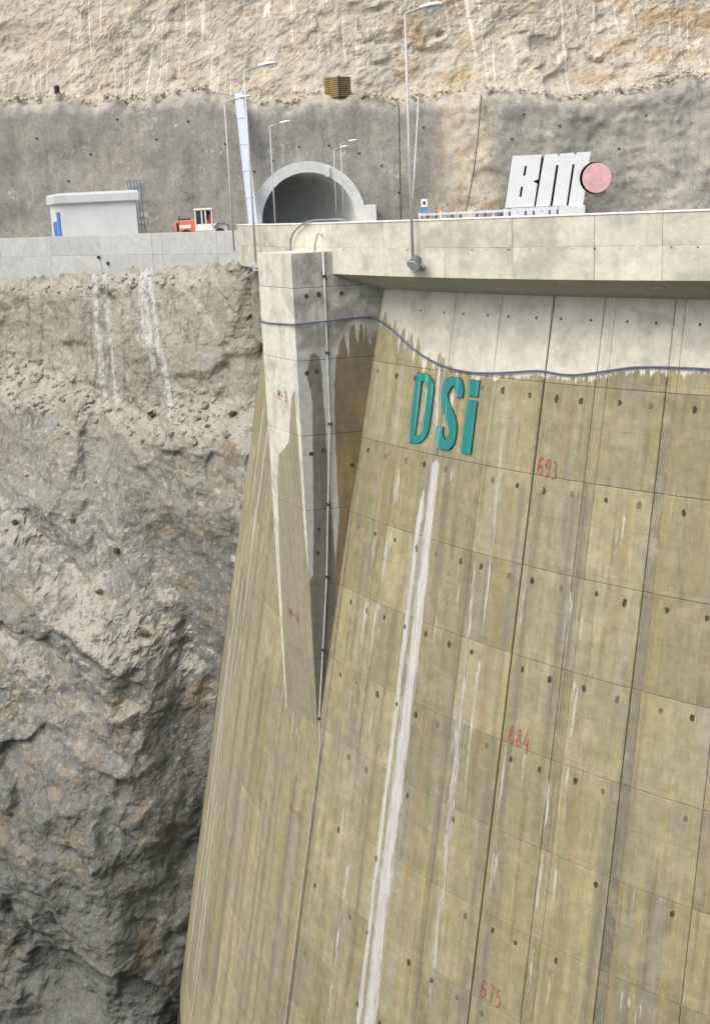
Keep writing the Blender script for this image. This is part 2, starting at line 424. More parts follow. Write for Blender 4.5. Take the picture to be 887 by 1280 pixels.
# form-tie patches, two to a panel just under every lift joint
def blob(a, z, rs, rz, off=0.012, n=9, fn=face):
    mb = MB(); vs = [fn(a, z, off)]; vb = []
    for k in range(n):
        t = 2 * math.pi * k / n; q = random.uniform(0.72, 1.18)
        vs.append(fn(a + rs * q * math.cos(t) / DEG, z + rz * q * math.sin(t), off - 0.002))
        vb.append(fn(a + rs * q * 1.05 * math.cos(t) / DEG, z + rz * q * 1.05 * math.sin(t), -0.02))
    vs += vb
    mb.add(vs, [(0, 1 + k, 1 + (k + 1) % n) for k in range(n)] + [(1 + k, 1 + n + k, 1 + n + (k + 1) % n, 1 + (k + 1) % n) for k in range(n)])
    return mb
for li in range(1, 11):
    z0 = LIFT[li]
    for a0, a1 in cols:
        if a0 < J0 or a1 - a0 < 1 or a0 > 228: continue
        for fr in (0.27, 0.77):
            if random.random() < (0.08 if li < 6 else 0.45): continue
            a = a0 + (a1 - a0) * fr + random.uniform(-.12, .12)
            k = random.uniform(0.75, 1.1)
            blob(a, z0 - 0.42 + random.uniform(-.06, .06), 0.085 * k, 0.125 * k).obj('tie_hole_patch', M['plug'] if random.random() < .6 else M['plug2'], dam)
for a0, a1 in cols:
    if a0 < 210 or a1 - a0 < 1 or a0 > 228: continue
    for fr in (0.2, 0.75):
        blob(a0 + (a1 - a0) * fr + random.uniform(-.1, .1), -1.95, 0.04, 0.05).obj('tie_hole_patch', M['plug'], dam)

# ------------------------------------------------------------------ lime runs on the face
def ribbon(path, mat, off=0.006, name='lime_streak', seg=10):
    """path: list of (angle, z, width)"""
    mb = MB(); vs = []; L = 0; pts = []
    zs = np.linspace(path[0][1], path[-1][1], seg + 1); zs = np.sort(np.concatenate([zs, [path[0][1] - .3]]))[::-1]; seg += 1
    pz = [-p[1] for p in path]
    tot = abs(path[0][1] - path[-1][1])
    for i, z in enumerate(zs):
        a = float(np.interp(-z, pz, [p[0] for p in path])) + random.uniform(-.01, .01); wd = float(np.interp(-z, pz, [p[2] for p in path])) * random.uniform(.92, 1.08)
        for u in (-1, -0.33, 0.33, 1):
            vs.append(face(a + u * wd / 2 / DEG, z, off)); mb.uv.append((u, z)); d0_, d1_ = abs(z - path[0][1]), abs(z - path[-1][1]); mb.uv2.append((a * DEG + u * wd / 2, min(1.0, d0_ / .3, d1_ / min(.35 * tot, 2.0))))
    fs = [(i * 4 + k, (i + 1) * 4 + k, (i + 1) * 4 + k + 1, i * 4 + k + 1) for i in range(seg) for k in range(3)]
    mb.add(vs, fs); return mb.obj(name, mat, dam, smooth=True)
ribbon([(213.88, -7.02, .48), (213.92, -9.8, .60), (213.98, -14, .64), (214.0, -18, .68), (213.98, -23, .70), (214.08, -29, .8), (214.1, -38, .8)], M['lime'], seg=24)
ribbon([(213.26, -8.4, .2), (213.2, -9.95, .3), (213.25, -13.2, .3), (213.27, -18.4, .27), (213.25, -23.2, .27), (213.33, -31, .32)], M['lime'], seg=18)
ribbon([(213.3, -3.75, .2), (213.75, -7.0, .22)], M['lime_thin'])
ribbon([(217.75, -4.1, .16), (217.83, -7.35, .2), (217.88, -8, .14), (218.02, -13.6, .16)], M['lime_rag'], seg=16)
ribbon([(217.12, -10.3, .16), (217.25, -13.6, .32), (217.25, -15.8, .5), (217.42, -18.9, .5), (217.5, -21.8, .34), (217.5, -27.5, .4)], M['lime_rag'], seg=20)
ribbon([(218.02, -13.44, .14), (218.0, -15.93, .16), (218.13, -19.4, .12)], M['lime_rag'])
STREAKS = [(212.62, -4.45, 212.55, -6.4, .34), (214.5, -4.6, 214.6, -6.4, .5), (213.45, -4.2, 213.4, -6.6, .2), (215.0, -7.2, 215.0, -7.9, .12), (223.9, -8, 223.9, -9.4, .1), (211.27, -7.6, 211.27, -9.5, .4), (211.19, -10.0, 210.9, -12.9, .42), (210.94, -12.8, 210.82, -15.6, .42), (210.12, -10.1, 210.05, -12.0, .26), (210.06, -12.9, 209.96, -15.2, .24),
           (213.3, -8.1, 213.42, -9.9, .3), (216.35, -11.1, 216.28, -12.1, .13), (222.18, -10.4, 222.19, -12.6, .2), (222.78, -10.9, 222.85, -12.3, .1), (220.71, -12.1, 220.73, -12.9, .11),
           (222.87, -13.1, 222.98, -15.85, .15), (222.97, -15.8, 223.06, -18.6, .15), (222.17, -16.6, 222.23, -18.7, .16), (222.17, -13.7, 222.19, -14.35, .11), (220.88, -16.05, 220.94, -17.3, .11),
           (222.29, -19.0, 222.33, -21.6, .2), (222.91, -19.2, 223.1, -21.4, .18), (222.36, -22.1, 222.43, -24.1, .12), (223.24, -22.5, 223.19, -24.3, .2), (226.18, -22.1, 226.24, -23.1, .1),
           (226.48, -22.2, 226.51, -22.85, .09), (226.77, -21.95, 226.83, -23.3, .13), (226.96, -22.2, 226.99, -23.1, .09), (226.69, -19.8, 226.71, -20.6, .09), (220.17, -19.7, 220.07, -21.3, .13),
           (219.92, -10.3, 219.92, -12.5, .13), (204.26, -19.4, 204.33, -20.6, .3), (204.9, -19.5, 204.9, -20.3, .2), (211.52, -16.8, 211.55, -18.4, .13), (212.45, -17.5, 212.6, -19.0, .13), (210.25, -21.1, 210.29, -23.3, .2),
           (211.2, -23.3, 211.09, -25.3, .26), (211.08, -26.1, 211.15, -28.0, .22), (211.06, -28.4, 211.05, -30.1, .28), (209.6, -16.0, 209.6, -18.2, .14), (215.2, -12.4, 215.2, -13.9, .1),
           (224.1, -7.6, 224.1, -9.0, .08), (219.95, -15.9, 219.95, -18.6, .14), (220.0, -19.2, 220.0, -22, .12)]
for a, z, b, zz, wd in STREAKS:
    ribbon([(a, z, wd * 1.15), (b, zz, wd * 1.15)], M['lime_rag'], seg=6)
for a, z, b, zz, wd in [(193.5, -7.8, 193.2, -16, .35), (191.1, -7.5, 191.4, -14, .4), (192.9, -12.3, 193.7, -19, .32), (193.7, -18.7, 192.8, -22, .25), (196.4, -10, 196.3, -14, .16), (190.1, -14, 190.3, -30, .4), (189.6, -20, 189.9, -42, .4),
                        (191.3, -24, 191.4, -36, .3), (192.6, -28, 192.5, -40, .28), (195.1, -16.5, 195.0, -20, .16), (194.7, -27, 194.6, -35, .18), (191.9, -16, 191.9, -25, .3), (198.0, -12, 198.0, -15, .12), (193.4, -33, 193.4, -42, .25)]:
    ribbon([(a, z, wd * .8), (b, zz, wd * .8)], M['lime'] if a < 194 else M['lime_rag'], seg=8, off=0.007)
# broad ochre and grey runs
for a, z, zz, wd, k in [(218.55, -7.3, -19, .9, 't'), (209.0, -7.3, -16.5, .55, 't'), (215.4, -16, -26, .8, 't'), (220.15, -7.3, -30, .65, 'g'), (222.3, -7.2, -14, .55, 'g'), (221.1, -4.2, -8, .5, 't'), (216.7, -10.2, -30, .6, 'g'),
                        (225.75, -4.3, -30, .25, 't'), (224.9, -12, -28, .6, 'g'), (227.2, -7.2, -10, .8, 't'), (212.2, -13, -30, .6, 'g'), (203.0, -20, -36, .9, 'g'), (200.4, -14, -34, .8, 't'), (219.2, -7.2, -30, .5, 'g'), (206.6, -19.4, -34, .9, 'g'), (223.5, -16, -30, .7, 't'), (197.5, -9, -40, 1.2, 'g'), (199.5, -18, -40, 1.0, 'g'), (205.4, -19.6, -40, .8, 'g'), (195.2, -9, -40, 1.0, 'g'), (202.2, -24, -42, .6, 'g'), (214.9, -7.3, -14, .7, 'g'), (221.8, -7.2, -20, .6, 'g'), (224.2, -7.2, -13, .8, 't'), (210.3, -7.2, -12, .7, 't')]:
    ribbon([(a, z, wd), (a, zz, wd)], M['tanrun'] if k == 't' else M['greyrun'], off=0.0035, seg=10, name='mineral_stain')

# ------------------------------------------------------------------ painted numbers
GLY = {'6': [[(.85, .95), (.5, 1), (.2, .7), (.1, .3), (.3, .02), (.65, .02), (.85, .25), (.7, .5), (.35, .5), (.15, .35)]],
       '9': [[(.85, .6), (.6, .5), (.3, .55), (.2, .8), (.45, 1), (.75, .95), (.85, .7), (.8, .35), (.55, .0), (.35, .0)]],
       '3': [[(.15, .9), (.5, 1), (.8, .82), (.7, .58), (.4, .52)], [(.4, .52), (.8, .45), (.85, .15), (.5, 0), (.15, .1)]],
       '8': [[(.5, .52), (.2, .75), (.45, 1), (.75, .8), (.5, .52), (.15, .25), (.45, 0), (.85, .2), (.5, .52)]],
       '4': [[(.45, 1), (.1, .35), (1.0, .3)], [(.7, .75), (.7, -.1)]],
       '7': [[(.1, .98), (.9, .98), (.45, .0)], [(.3, .5), (.8, .52)]],
       '5': [[(.85, 1), (.25, .98), (.2, .6), (.6, .62), (.85, .35), (.65, .05), (.15, .05)]],
       'M': [[(.05, 0), (.1, 1), (.5, .4), (.9, 1), (.95, 0)]], '-': [[(.15, .5), (.85, .48)]]}
def strokes(text, wd, ht, pt, thick=0.05):
    """pt(x, y) gives the surface point, x right, y up from the lower left corner"""
    mb = MB(); n = len(text); cw = wd / n
    for i, ch in enumerate(text):
        for st in GLY[ch]:
            P = [((i + .08 + .82 * x) * cw, y * ht) for x, y in st]
            Q = []
            for (x0, y0), (x1, y1) in zip(P, P[1:]):
                for k in range(3): Q.append((x0 + (x1 - x0) * k / 3, y0 + (y1 - y0) * k / 3))
            Q.append(P[-1])
            vs = []
            for k, (x, y) in enumerate(Q):
                x0, y0 = Q[max(k - 1, 0)]; x1, y1 = Q[min(k + 1, len(Q) - 1)]
                d = math.hypot(x1 - x0, y1 - y0) or 1; nx, ny = -(y1 - y0) / d, (x1 - x0) / d
                t = thick / 2 * random.uniform(.65, 1.2)
                vs += [pt(x + nx * t, y + ny * t), pt(x - nx * t, y - ny * t)]
            mb.add(vs, [(2 * k, 2 * k + 1, 2 * k + 3, 2 * k + 2) for k in range(len(Q) - 1)])
    return mb
for txt, a, zb, wd, ht in [('693', 219.82, -6.98, .9, .58), ('684', 219.98, -15.95, .95, .62), ('675', 220.1, -24.85, .95, .62)]:
    o = strokes(txt, wd, ht, lambda x, y: face(a + x / DEG, zb + y - 0.1 * x, 0.012)).obj('painted_number', M['paint_red'], dam)
    o['label'] = 'red hand-painted level mark reading ' + txt
o = strokes('M-9', 1.2, .42, lambda x, y: face(205.1 + x / DEG, -23.5 + y, 0.012), .05).obj('painted_number', M['paint_red'], dam); o['label'] = 'red hand-painted mark reading M-9'

# ------------------------------------------------------------------ parapet, corbel, crest
par = MB()
A = np.arange(189.0, 240.1, 1.0); prof = [(48.93, 1.30), (48.93, -0.53), (47.0, -1.215)]
def lathe(mb, A, prof):
    n = len(prof); vs = [cyl(a, r, z) for a in A for r, z in prof]
    return mb.add(vs, [(i * n + k, (i + 1) * n + k, (i + 1) * n + (k + 1) % n, i * n + (k + 1) % n) for i in range(len(A) - 1) for k in range(n)] + [tuple(range(n)), tuple((len(A) - 1) * n + k for k in range(n))[::-1]])
lathe(par, np.arange(191.0, 240.1, 1.0), [(48.97, 1.30), (48.97, -0.54), (47.2, -1.19), (46.6, -1.19), (46.6, 0.0), (48.5, 0.0), (48.5, 1.30)])
parapet = par.obj('parapet', M['corbel'], dam); parapet['label'] = 'pale concrete crest parapet with sloping underside'
def ringblock(a0, a1, r0, r1, z0, z1, name, mat, parent, gap=0.006, bev=0.006, seg=3):
    b0 = a0 + gap / DEG; b1 = a1 - gap / DEG; c = bev; mb = MB(); vs = []
    AA = [b0] + [b0 + c / DEG] + [b0 + (b1 - b0) * k / seg for k in range(1, seg)] + [b1 - c / DEG, b1]
    for i, a in enumerate(AA):
        d = c if i in (0, len(AA) - 1) else 0
        vs += [cyl(a, r0, z0), cyl(a, r1 - d, z0), cyl(a, r1 - d, z0), cyl(a, r1 - c if d == 0 else r1 - c, z0), cyl(a, r1 - d, z0 + c), cyl(a, r1 - d, z1 - c), cyl(a, r1 - c, z1), cyl(a, r0, z1)]
    # profile without the two duplicate points
    keep = [0, 3, 4, 5, 6, 7]; n = 6
    vs = [vs[i * 8 + k] for i in range(len(AA)) for k in keep]
    fs = [(i * n + k, i * n + (k + 1) % n, (i + 1) * n + (k + 1) % n, (i + 1) * n + k) for i in range(len(AA) - 1) for k in range(n)]
    fs += [tuple(range(n))[::-1], tuple((len(AA) - 1) * n + k for k in range(n))]
    mb.add(vs, fs); return mb.obj(name, mat, parent)
PJ = [190.6, 194.5, 198.2, 203.0, 207.9, 211.9, 215.92, J1 - .05, 223.3, 225.95, 229.2, 232.5, 236.0]
for a0, a1 in zip(PJ, PJ[1:]):
    o1 = random.uniform(-.004, .004)
    ringblock(a0, a1, 48.6, 49.05 + o1, -0.56, 0.42, 'parapet_panel', M['parapet'], parapet, 0.012 if abs(a0 - J1) < .2 else .005)
    ringblock(a0, a1, 48.6, 49.05 - o1, 0.424, 1.315, 'parapet_panel', M['parapet'], parapet, 0.012 if abs(a0 - J1) < .2 else .005)
for a0, a1 in zip(PJ, PJ[1:]):
    ringblock(a0, a1, 48.45, 49.075, 1.318, 1.375, 'coping_slab', M['coping'], parapet, 0.004, 0.01)
# sloping corbel slabs
CJ = [198.2, J0 - .2, 213.6, J1, 225.6, 231.6, 238]
for a0, a1 in zip(CJ, CJ[1:]):
    mb = MB(); vs = []; AA = np.linspace(a0 + .012, a1 - .012, 7)
    for a in AA: vs += [cyl(a, 49.03, -0.568), cyl(a, 47.12, -1.235), cyl(a, 47.12, -1.15), cyl(a, 49.0, -0.50)]
    mb.add(vs, [(i * 4 + k, i * 4 + (k + 1) % 4, (i + 1) * 4 + (k + 1) % 4, (i + 1) * 4 + k) for i in range(6) for k in range(4)] + [(3, 2, 1, 0), (24, 25, 26, 27)])
    mb.obj('corbel_slab', M['corbel'], parapet)
mb = MB()
for a in np.arange(208.6, 231, 0.98):
    a_ = a + random.uniform(-.12, .12); q = random.uniform(.6, 1.2)
    vs = [cyl(a_ + .028 * q * math.cos(t) / DEG, 49.062, .36 + .03 * q * math.sin(t)) for t in np.linspace(0, 2 * math.pi, 8)[:-1]]
    mb.add(vs, [tuple(range(7))])
tag(mb.obj('tie_hole_row', M['plug'], parapet), kind='stuff')
# crest deck behind the parapet
mb = MB(); lathe(mb, np.arange(186, 241, 2.0), [(46.55, -0.01), (46.55, -1.15), (40.0, -1.15), (40.0, -0.01)])
mb.obj('crest_deck', M['corbel'], dam)

# ------------------------------------------------------------------ pier on the face
E1 = Vector((-1.97, 47.33, 0)); E0 = Vector((-3.47, 50.37, 0)); JC = Vector((1.35, 48.1, 0))
US = (JC - E1).normalized(); UF = (E0 - E1).normalized()
NS = Vector((US.y, -US.x, 0)); NF = Vector((-UF.y, UF.x, 0))
if NF.dot(Vector((-1, -0.4, 0))) < 0: NF = -NF
def side(u, z, off=0.0): return E1 + US * u + NS * off + Vector((0, 0, z))
def front(u, z, off=0.0): return E1 + UF * u + NF * off + Vector((0, 0, z))
def mat_pier():
    g = G('pier_concrete', 0.8, 0.25); u, z = g.uv('st'); rnd = g.rnd()
    nb = g.noise(u * 0.9, z * 0.8, 2.0, 6, 0.62); st = g.noise(u * 6, z * 0.3, 5.0, 4, 0.65); gr = g.noise(u * 30, z * 30, 0.0, 3, .7); pa = g.noise(u * 3, z * 3, 8.0, 6, .7)
    rag = (g.noise(u * 7, z * 0.45, 12.0, 4, 0.65) - 0.5) * 0.5 + (g.noise(u * 22, z * 2.2, 14.0, 4, .7) - .5) * .30
    # --- side (u > 0)
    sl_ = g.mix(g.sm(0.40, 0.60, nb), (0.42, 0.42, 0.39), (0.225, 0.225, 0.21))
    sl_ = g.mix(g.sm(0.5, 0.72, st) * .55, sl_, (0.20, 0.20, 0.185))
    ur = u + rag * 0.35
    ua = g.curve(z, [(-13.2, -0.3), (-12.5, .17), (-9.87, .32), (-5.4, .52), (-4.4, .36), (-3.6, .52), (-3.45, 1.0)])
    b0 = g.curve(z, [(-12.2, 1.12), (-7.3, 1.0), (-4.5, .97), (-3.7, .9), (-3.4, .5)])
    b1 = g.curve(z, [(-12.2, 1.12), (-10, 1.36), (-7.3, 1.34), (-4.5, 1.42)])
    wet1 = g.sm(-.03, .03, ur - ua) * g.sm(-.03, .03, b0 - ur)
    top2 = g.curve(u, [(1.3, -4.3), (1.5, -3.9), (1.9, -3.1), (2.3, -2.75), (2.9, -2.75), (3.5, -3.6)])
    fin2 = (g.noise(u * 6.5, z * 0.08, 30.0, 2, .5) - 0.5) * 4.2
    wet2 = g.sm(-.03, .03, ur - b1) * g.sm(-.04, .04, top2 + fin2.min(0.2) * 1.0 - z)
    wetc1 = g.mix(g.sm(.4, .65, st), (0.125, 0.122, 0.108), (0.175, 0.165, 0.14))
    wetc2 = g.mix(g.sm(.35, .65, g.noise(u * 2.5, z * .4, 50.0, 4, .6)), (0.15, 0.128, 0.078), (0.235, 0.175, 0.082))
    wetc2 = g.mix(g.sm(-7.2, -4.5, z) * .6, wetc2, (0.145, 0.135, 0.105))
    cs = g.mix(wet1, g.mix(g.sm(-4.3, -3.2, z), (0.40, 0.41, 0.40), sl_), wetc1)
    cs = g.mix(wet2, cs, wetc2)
    # --- front (u < 0)
    f = -u
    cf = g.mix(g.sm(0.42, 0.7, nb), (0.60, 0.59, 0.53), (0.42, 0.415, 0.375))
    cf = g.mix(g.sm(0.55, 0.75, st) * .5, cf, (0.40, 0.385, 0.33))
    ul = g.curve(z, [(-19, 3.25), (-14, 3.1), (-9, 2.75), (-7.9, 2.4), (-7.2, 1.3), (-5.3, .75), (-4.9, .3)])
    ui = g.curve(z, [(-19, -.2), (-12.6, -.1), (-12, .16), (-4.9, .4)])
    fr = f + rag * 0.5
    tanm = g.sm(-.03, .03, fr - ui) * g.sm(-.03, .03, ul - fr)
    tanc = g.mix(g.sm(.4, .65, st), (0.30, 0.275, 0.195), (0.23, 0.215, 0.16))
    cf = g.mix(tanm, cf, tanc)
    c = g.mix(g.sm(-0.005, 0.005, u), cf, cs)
    c = g.scale(c, g.sm(.3, .7, gr, .92, 1.08) * g.sm(.25, .75, pa, .86, 1.12) * g.sm(0, 1, rnd, .95, 1.04, lin=True))
    c = g.mix(1.0, c, (0.96, 0.99, 0.965), 'MULTIPLY')
    return g.fin(c, gr * .4 + pa, .3, .012)
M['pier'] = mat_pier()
M['pier_top'] = mat_concrete('pier_top_concrete', (0.66, 0.65, 0.60), (0.5, 0.49, 0.45), 1, .1, .4)
def pier_poly(inset=0.0):
    a = E0 - UF * inset - NF * inset; b = E1 + US * inset - NF * inset * .3 + UF * inset * .3
    return [E0 - UF * inset - NF * inset, E1 + UF * inset * .7 + US * inset * .7, JC + US * 1.6 - NS * inset, E0 + US * 5.0]
pc = MB(); pc.prism([p.xy for p in pier_poly(0.05)], -22, 0.2)
pier = pc.obj('pier', M['core'], dam); pier['label'] = 'upright concrete pier with pale front and wet dark side'
PZ = [0.30, -1.03, -3.82, -6.78, -9.82, -12.95, -16.1, -20.2]
for z0, z1 in zip(PZ, PZ[1:]):
    mb = MB(); c = 0.02; t = z0 - 0.007; b = z1 + 0.007
    o_ = random.uniform(-.004, .004)
    def strip_(fn, us, sgn):
        vs = []; 
        zz = [t, t - .014] + list(np.linspace(t - .014, b + .014, 4)[1:-1]) + [b + .014, b]
        for j, z in enumerate(zz):
            for u in us:
                e = 0.012 if j in (0, len(zz) - 1) else 0
                vs.append(fn(u, z, o_ - e)); mb.uv.append((sgn * max(u, .006), z))
        W_ = len(us)
        fs = [(j * W_ + i, (j + 1) * W_ + i, (j + 1) * W_ + i + 1, j * W_ + i + 1) for j in range(len(zz) - 1) for i in range(W_ - 1)]
        mb.add(vs, fs)
        # top and bottom returns
        for z, jj in ((t, 0), (b, len(zz) - 1)):
            v2 = [fn(u, z, o_ - .012) for u in us] + [fn(u, z, o_ - .12) for u in us]
            mb.uv += [(sgn * max(u, .006), z) for u in us] * 2
            mb.add(v2, [(i, i + 1, W_ + i + 1, W_ + i) for i in range(W_ - 1)])
    strip_(side, [c * .7, .9, 1.8, 2.7, 3.6, 4.6], 1)
    strip_(front, [c * .7, .8, 1.7, 2.5, 3.37], -1)
    # chamfer on the arris and the far end
    def quad(P, U):
        mb.add(P, [(0, 1, 2, 3)]); mb.uv += U
    quad([front(c * .7, t, o_ - .012), front(c * .7, b, o_ - .012), side(c * .7, b, o_ - .012), side(c * .7, t, o_ - .012)], [(-.01, t), (-.01, b), (-.01, b), (-.01, t)])
    quad([front(3.37, t, o_ - .012), front(3.37, b, o_ - .012), front(3.37, b, -3.0), front(3.37, t, -3.0)], [(-3.4, t), (-3.4, b), (-4, b), (-4, t)])
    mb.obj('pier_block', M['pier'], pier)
mb = MB(); mb.prism([p.xy for p in [front(3.37, 0), front(0.01, 0), side(3.9, 0), front(3.37, 0, -2.6)]], 0.20, 0.297)
mb.obj('pier_cap', M['pier_top'], pier)
for u, z in [(.5, -1.35), (1.0, -1.3), (1.9, -1.3), (.35, -4.3), (.75, -4.25), (.35, -7.5), (.85, -7.4), (2.0, -8.1), (.5, -10.6), (.4, -11.6)]:
    blob(0, 0, 0.09, 0.1, 0.012, 9, lambda a, zz, off: side(u + a * DEG, z + zz, off)).obj('tie_hole_patch', M['plug'], pier)
for txt, u, z in [('M-3', 2.15, -5.55), ('M-6', 2.3, -14.9)]:
    o = strokes(txt, 1.0, .42, lambda x, y: front(u - x, z + y, 0.012), .05).obj('painted_number', M['paint_red'], pier); o['label'] = 'red hand-painted mark reading ' + txt

# ------------------------------------------------------------------ pipe and hoses
M['pipe'] = plain('galvanised_pipe', (0.52, 0.52, 0.50), 0.45, 0.2, 0.5)
M['collar'] = plain('dark_pipe_collar', (0.06, 0.06, 0.06), 0.6)
M['hose'] = plain('blue_grey_hose', (0.10, 0.125, 0.19), 0.5, 0, .4)
M['greyhose'] = plain('grey_hose', (0.22, 0.23, 0.25), 0.5)
pr = thing('drain_pipe', 'thin pale vertical pipe with dark collars running down the side of the pier', 'pipe', tuple(side(1.2, -19, .1)))
pp = [(1.22, .9), (1.22, -2), (1.16, -6.4), (1.08, -7.3), (.71, -12.6), (.39, -15.7), (.06, -18.75)]
P = [side(u, z, .07) for u, z in pp] + [face(J0 - .12, z, .05) for z in (-19.6, -22, -26, -30, -36, -42)]
MB().tube(P, [.036] * 7 + [.026] * 6, 8).obj('pipe_run', M['pipe'], pr, smooth=True)
MB().tube([side(1.22, .86, .07), side(1.2, .98, .05), side(1.14, 1.03, .0), side(1.05, .92, -.08), side(.98, .62, -.16), side(.96, .28, -.2)], .038, 8).obj('pipe_bend', M['pipe'], pr, smooth=True)
for z in (-.62, -3.55, -6.35, -9.6, -12.6, -15.7, -18.7):
    u = float(np.interp(-z, [-q[1] for q in pp], [q[0] for q in pp]))
    MB().tube([side(u, z + .05, .07), side(u, z - .05, .07)], .085, 10).obj('pipe_collar', M['collar'], pr)
P = [front(3.5, -2.38, -.35), front(3.48, -2.38, .05), front(2.9, -2.46, .06), front(2.2, -2.46, .06), front(1.2, -2.43, .06), front(.3, -2.4, .06), E1 + (NF + NS) * .05 + Vector((0, 0, -2.38)), side(.4, -2.36, .06), side(1.2, -2.33, .13), side(2.0, -2.28, .06), side(2.8, -2.27, .06), side(3.2, -2.36, .08)]
P += [face(a, z, .08) for a, z in HOSE[2:]]
# smooth the path
def smoothpath(P, k=4):
    out = []
    for i in range(len(P) - 1):
        p0 = P[max(i - 1, 0)]; p1 = P[i]; p2 = P[i + 1]; p3 = P[min(i + 2, len(P) - 1)]
        for j in range(k):
            t = j / k
            out.append(0.5 * ((2 * p1) + (p2 - p0) * t + (2 * p0 - 5 * p1 + 4 * p2 - p3) * t * t + (3 * p1 - p0 - 3 * p2 + p3) * t ** 3))
    return out + [P[-1]]
o = MB().tube(smoothpath([Vector(p) for p in P]), .032, 8).obj('hose', M['hose'], smooth=True, origin=tuple(P[0]))
tag(o, 'long blue-grey hose strung across the dam along the stain line', 'hose')
P = [cyl(203.3, 49.25, .31), cyl(203.3, 49.22, .7), cyl(203.8, 49.2, 1.05), cyl(204.7, 49.17, 1.32), cyl(205.6, 49.1, 1.45), cyl(206.6, 48.8, 1.47), cyl(207.4, 48.4, 1.42), cyl(207.7, 48.2, 1.0), cyl(207.8, 48.1, .3)]
o = MB().tube(smoothpath(P), .04, 8).obj('hose', M['greyhose'], smooth=True, origin=tuple(P[0]))
tag(o, 'short grey hose arching from the pier top over the parapet', 'hose')

# ------------------------------------------------------------------ letters
def fill_letter(name, loops, depth, fn, mats, parent):
    cu = bpy.data.curves.new(name, 'CURVE'); cu.dimensions = '2D'; cu.fill_mode = 'BOTH'; cu.extrude = depth / 2
    for lp in loops:
        sp = cu.splines.new('POLY'); sp.points.add(len(lp) - 1); sp.use_cyclic_u = True
        for q, (x, y) in zip(sp.points, lp): q.co = (x, y, 0, 1)
    ob = bpy.data.objects.new(name, cu); me = bpy.data.meshes.new_from_object(ob)
    bpy.data.objects.remove(ob)
    org = Vector(parent['_org'])
    mi = [0 if abs(p.normal.z) > .5 else 1 for p in me.polygons]
    for v in me.vertices: v.co = fn(v.co.x, v.co.y, v.co.z + depth / 2) - org
    me.materials.clear()
    for m in mats: me.materials.append(m)
    me.polygons.foreach_set('material_index', mi); me.update()
    # keep normals outward
    bm = bmesh.new(); bm.from_mesh(me); bmesh.ops.recalc_face_normals(bm, faces=bm.faces); bm.to_mesh(me); bm.free()
    me.name = name
    return link(name, me, parent, org)
def mat_teal():
    g = G('teal_letter_paint', 0.45, 0.4); x, y, z = g.pos(); h = x * .78 - y * .62
    st = g.noise(h * 9, z * .35, 3.0, 4, .6); st2 = g.noise(h * 3.0, z * 0.15, 8.0, 2, .5)
    c = g.mix(g.sm(.45, .7, st), (0.012, 0.175, 0.165), (0.018, 0.215, 0.205))
    c = g.mix(g.sm(.50, .62, st2) * g.sm(.38, .6, st) * .8, c, (0.17, 0.37, 0.39))
    return g.fin(c)
M['teal'] = mat_teal(); M['letter_side'] = plain('black_letter_edge', (0.02, 0.022, 0.022), .6)
tl = thing('letter_sign', 'teal letters DSi mounted high on the stained dam face', 'sign', tuple(face(213.9, -6.7)))
def fmap(x, y, d): return face(x / DEG, y, 0.02 + d)
def arcpts(cx, cy, rx, ry, t0, t1, n=14): return [(cx + rx * math.cos(math.radians(t0 + (t1 - t0) * k / n)), cy + ry * math.sin(math.radians(t0 + (t1 - t0) * k / n))) for k in range(n + 1)]
d0, d1 = 211.80 * DEG, 213.22 * DEG; zt, zb = -4.16, -6.70
wD = d1 - d0
outer = [(d0, zb), (d0, zt)] + [(d0 + wD * .42, zt)] + arcpts(d0 + wD * .42, zt - .62, wD * .58, .62, 90, 0, 8) + arcpts(d0 + wD * .42, zb + .75, wD * .58, .75, 0, -90, 8)
inner = [(d0 + wD * .33, zb + .27), (d0 + wD * .33, zt - .28)] + arcpts(d0 + wD * .42, zt - .64, wD * .27, .36, 90, 0, 6) + arcpts(d0 + wD * .42, zb + .74, wD * .27, .47, 0, -90, 6)
fill_letter('letter', [outer, inner], .05, fmap, [M['teal'], M['letter_side']], tl)
# S as a swept band
s0, s1 = 213.66 * DEG, 215.22 * DEG; wS = s1 - s0
cl = [(.84, .735), (.82, .83), (.68, .925), (.48, .935), (.29, .88), (.205, .77), (.24, .66), (.36, .57), (.53, .475), (.68, .38), (.755, .27), (.71, .15), (.56, .075), (.38, .075), (.21, .15), (.17, .30)]
clp = smoothpath([Vector((s0 + wS * x, zb - .02 + (zt - zb + .04) * y, 0)) for x, y in cl], 4)
Lf, Rt = [], []
for i, q in enumerate(clp):
    t = (clp[min(i + 1, len(clp) - 1)] - clp[max(i - 1, 0)]).normalized(); nn = Vector((-t.y, t.x, 0))
    wx = .185 * abs(nn.x) + .135 * abs(nn.y)
    Lf.append((q.x + nn.x * wx, q.y + nn.y * wx)); Rt.append((q.x - nn.x * wx, q.y - nn.y * wx))
fill_letter('letter', [Lf + Rt[::-1]], .05, fmap, [M['teal'], M['letter_side']], tl)
i0, i1 = 215.50 * DEG, 216.12 * DEG
fill_letter('letter', [[(i0, zb), (i0, -4.86), (i1, -4.86), (i1, zb)], [(i0, -4.72), (i0, zt), (i1, zt), (i1, -4.72)]], .05, fmap, [M['teal'], M['letter_side']], tl)

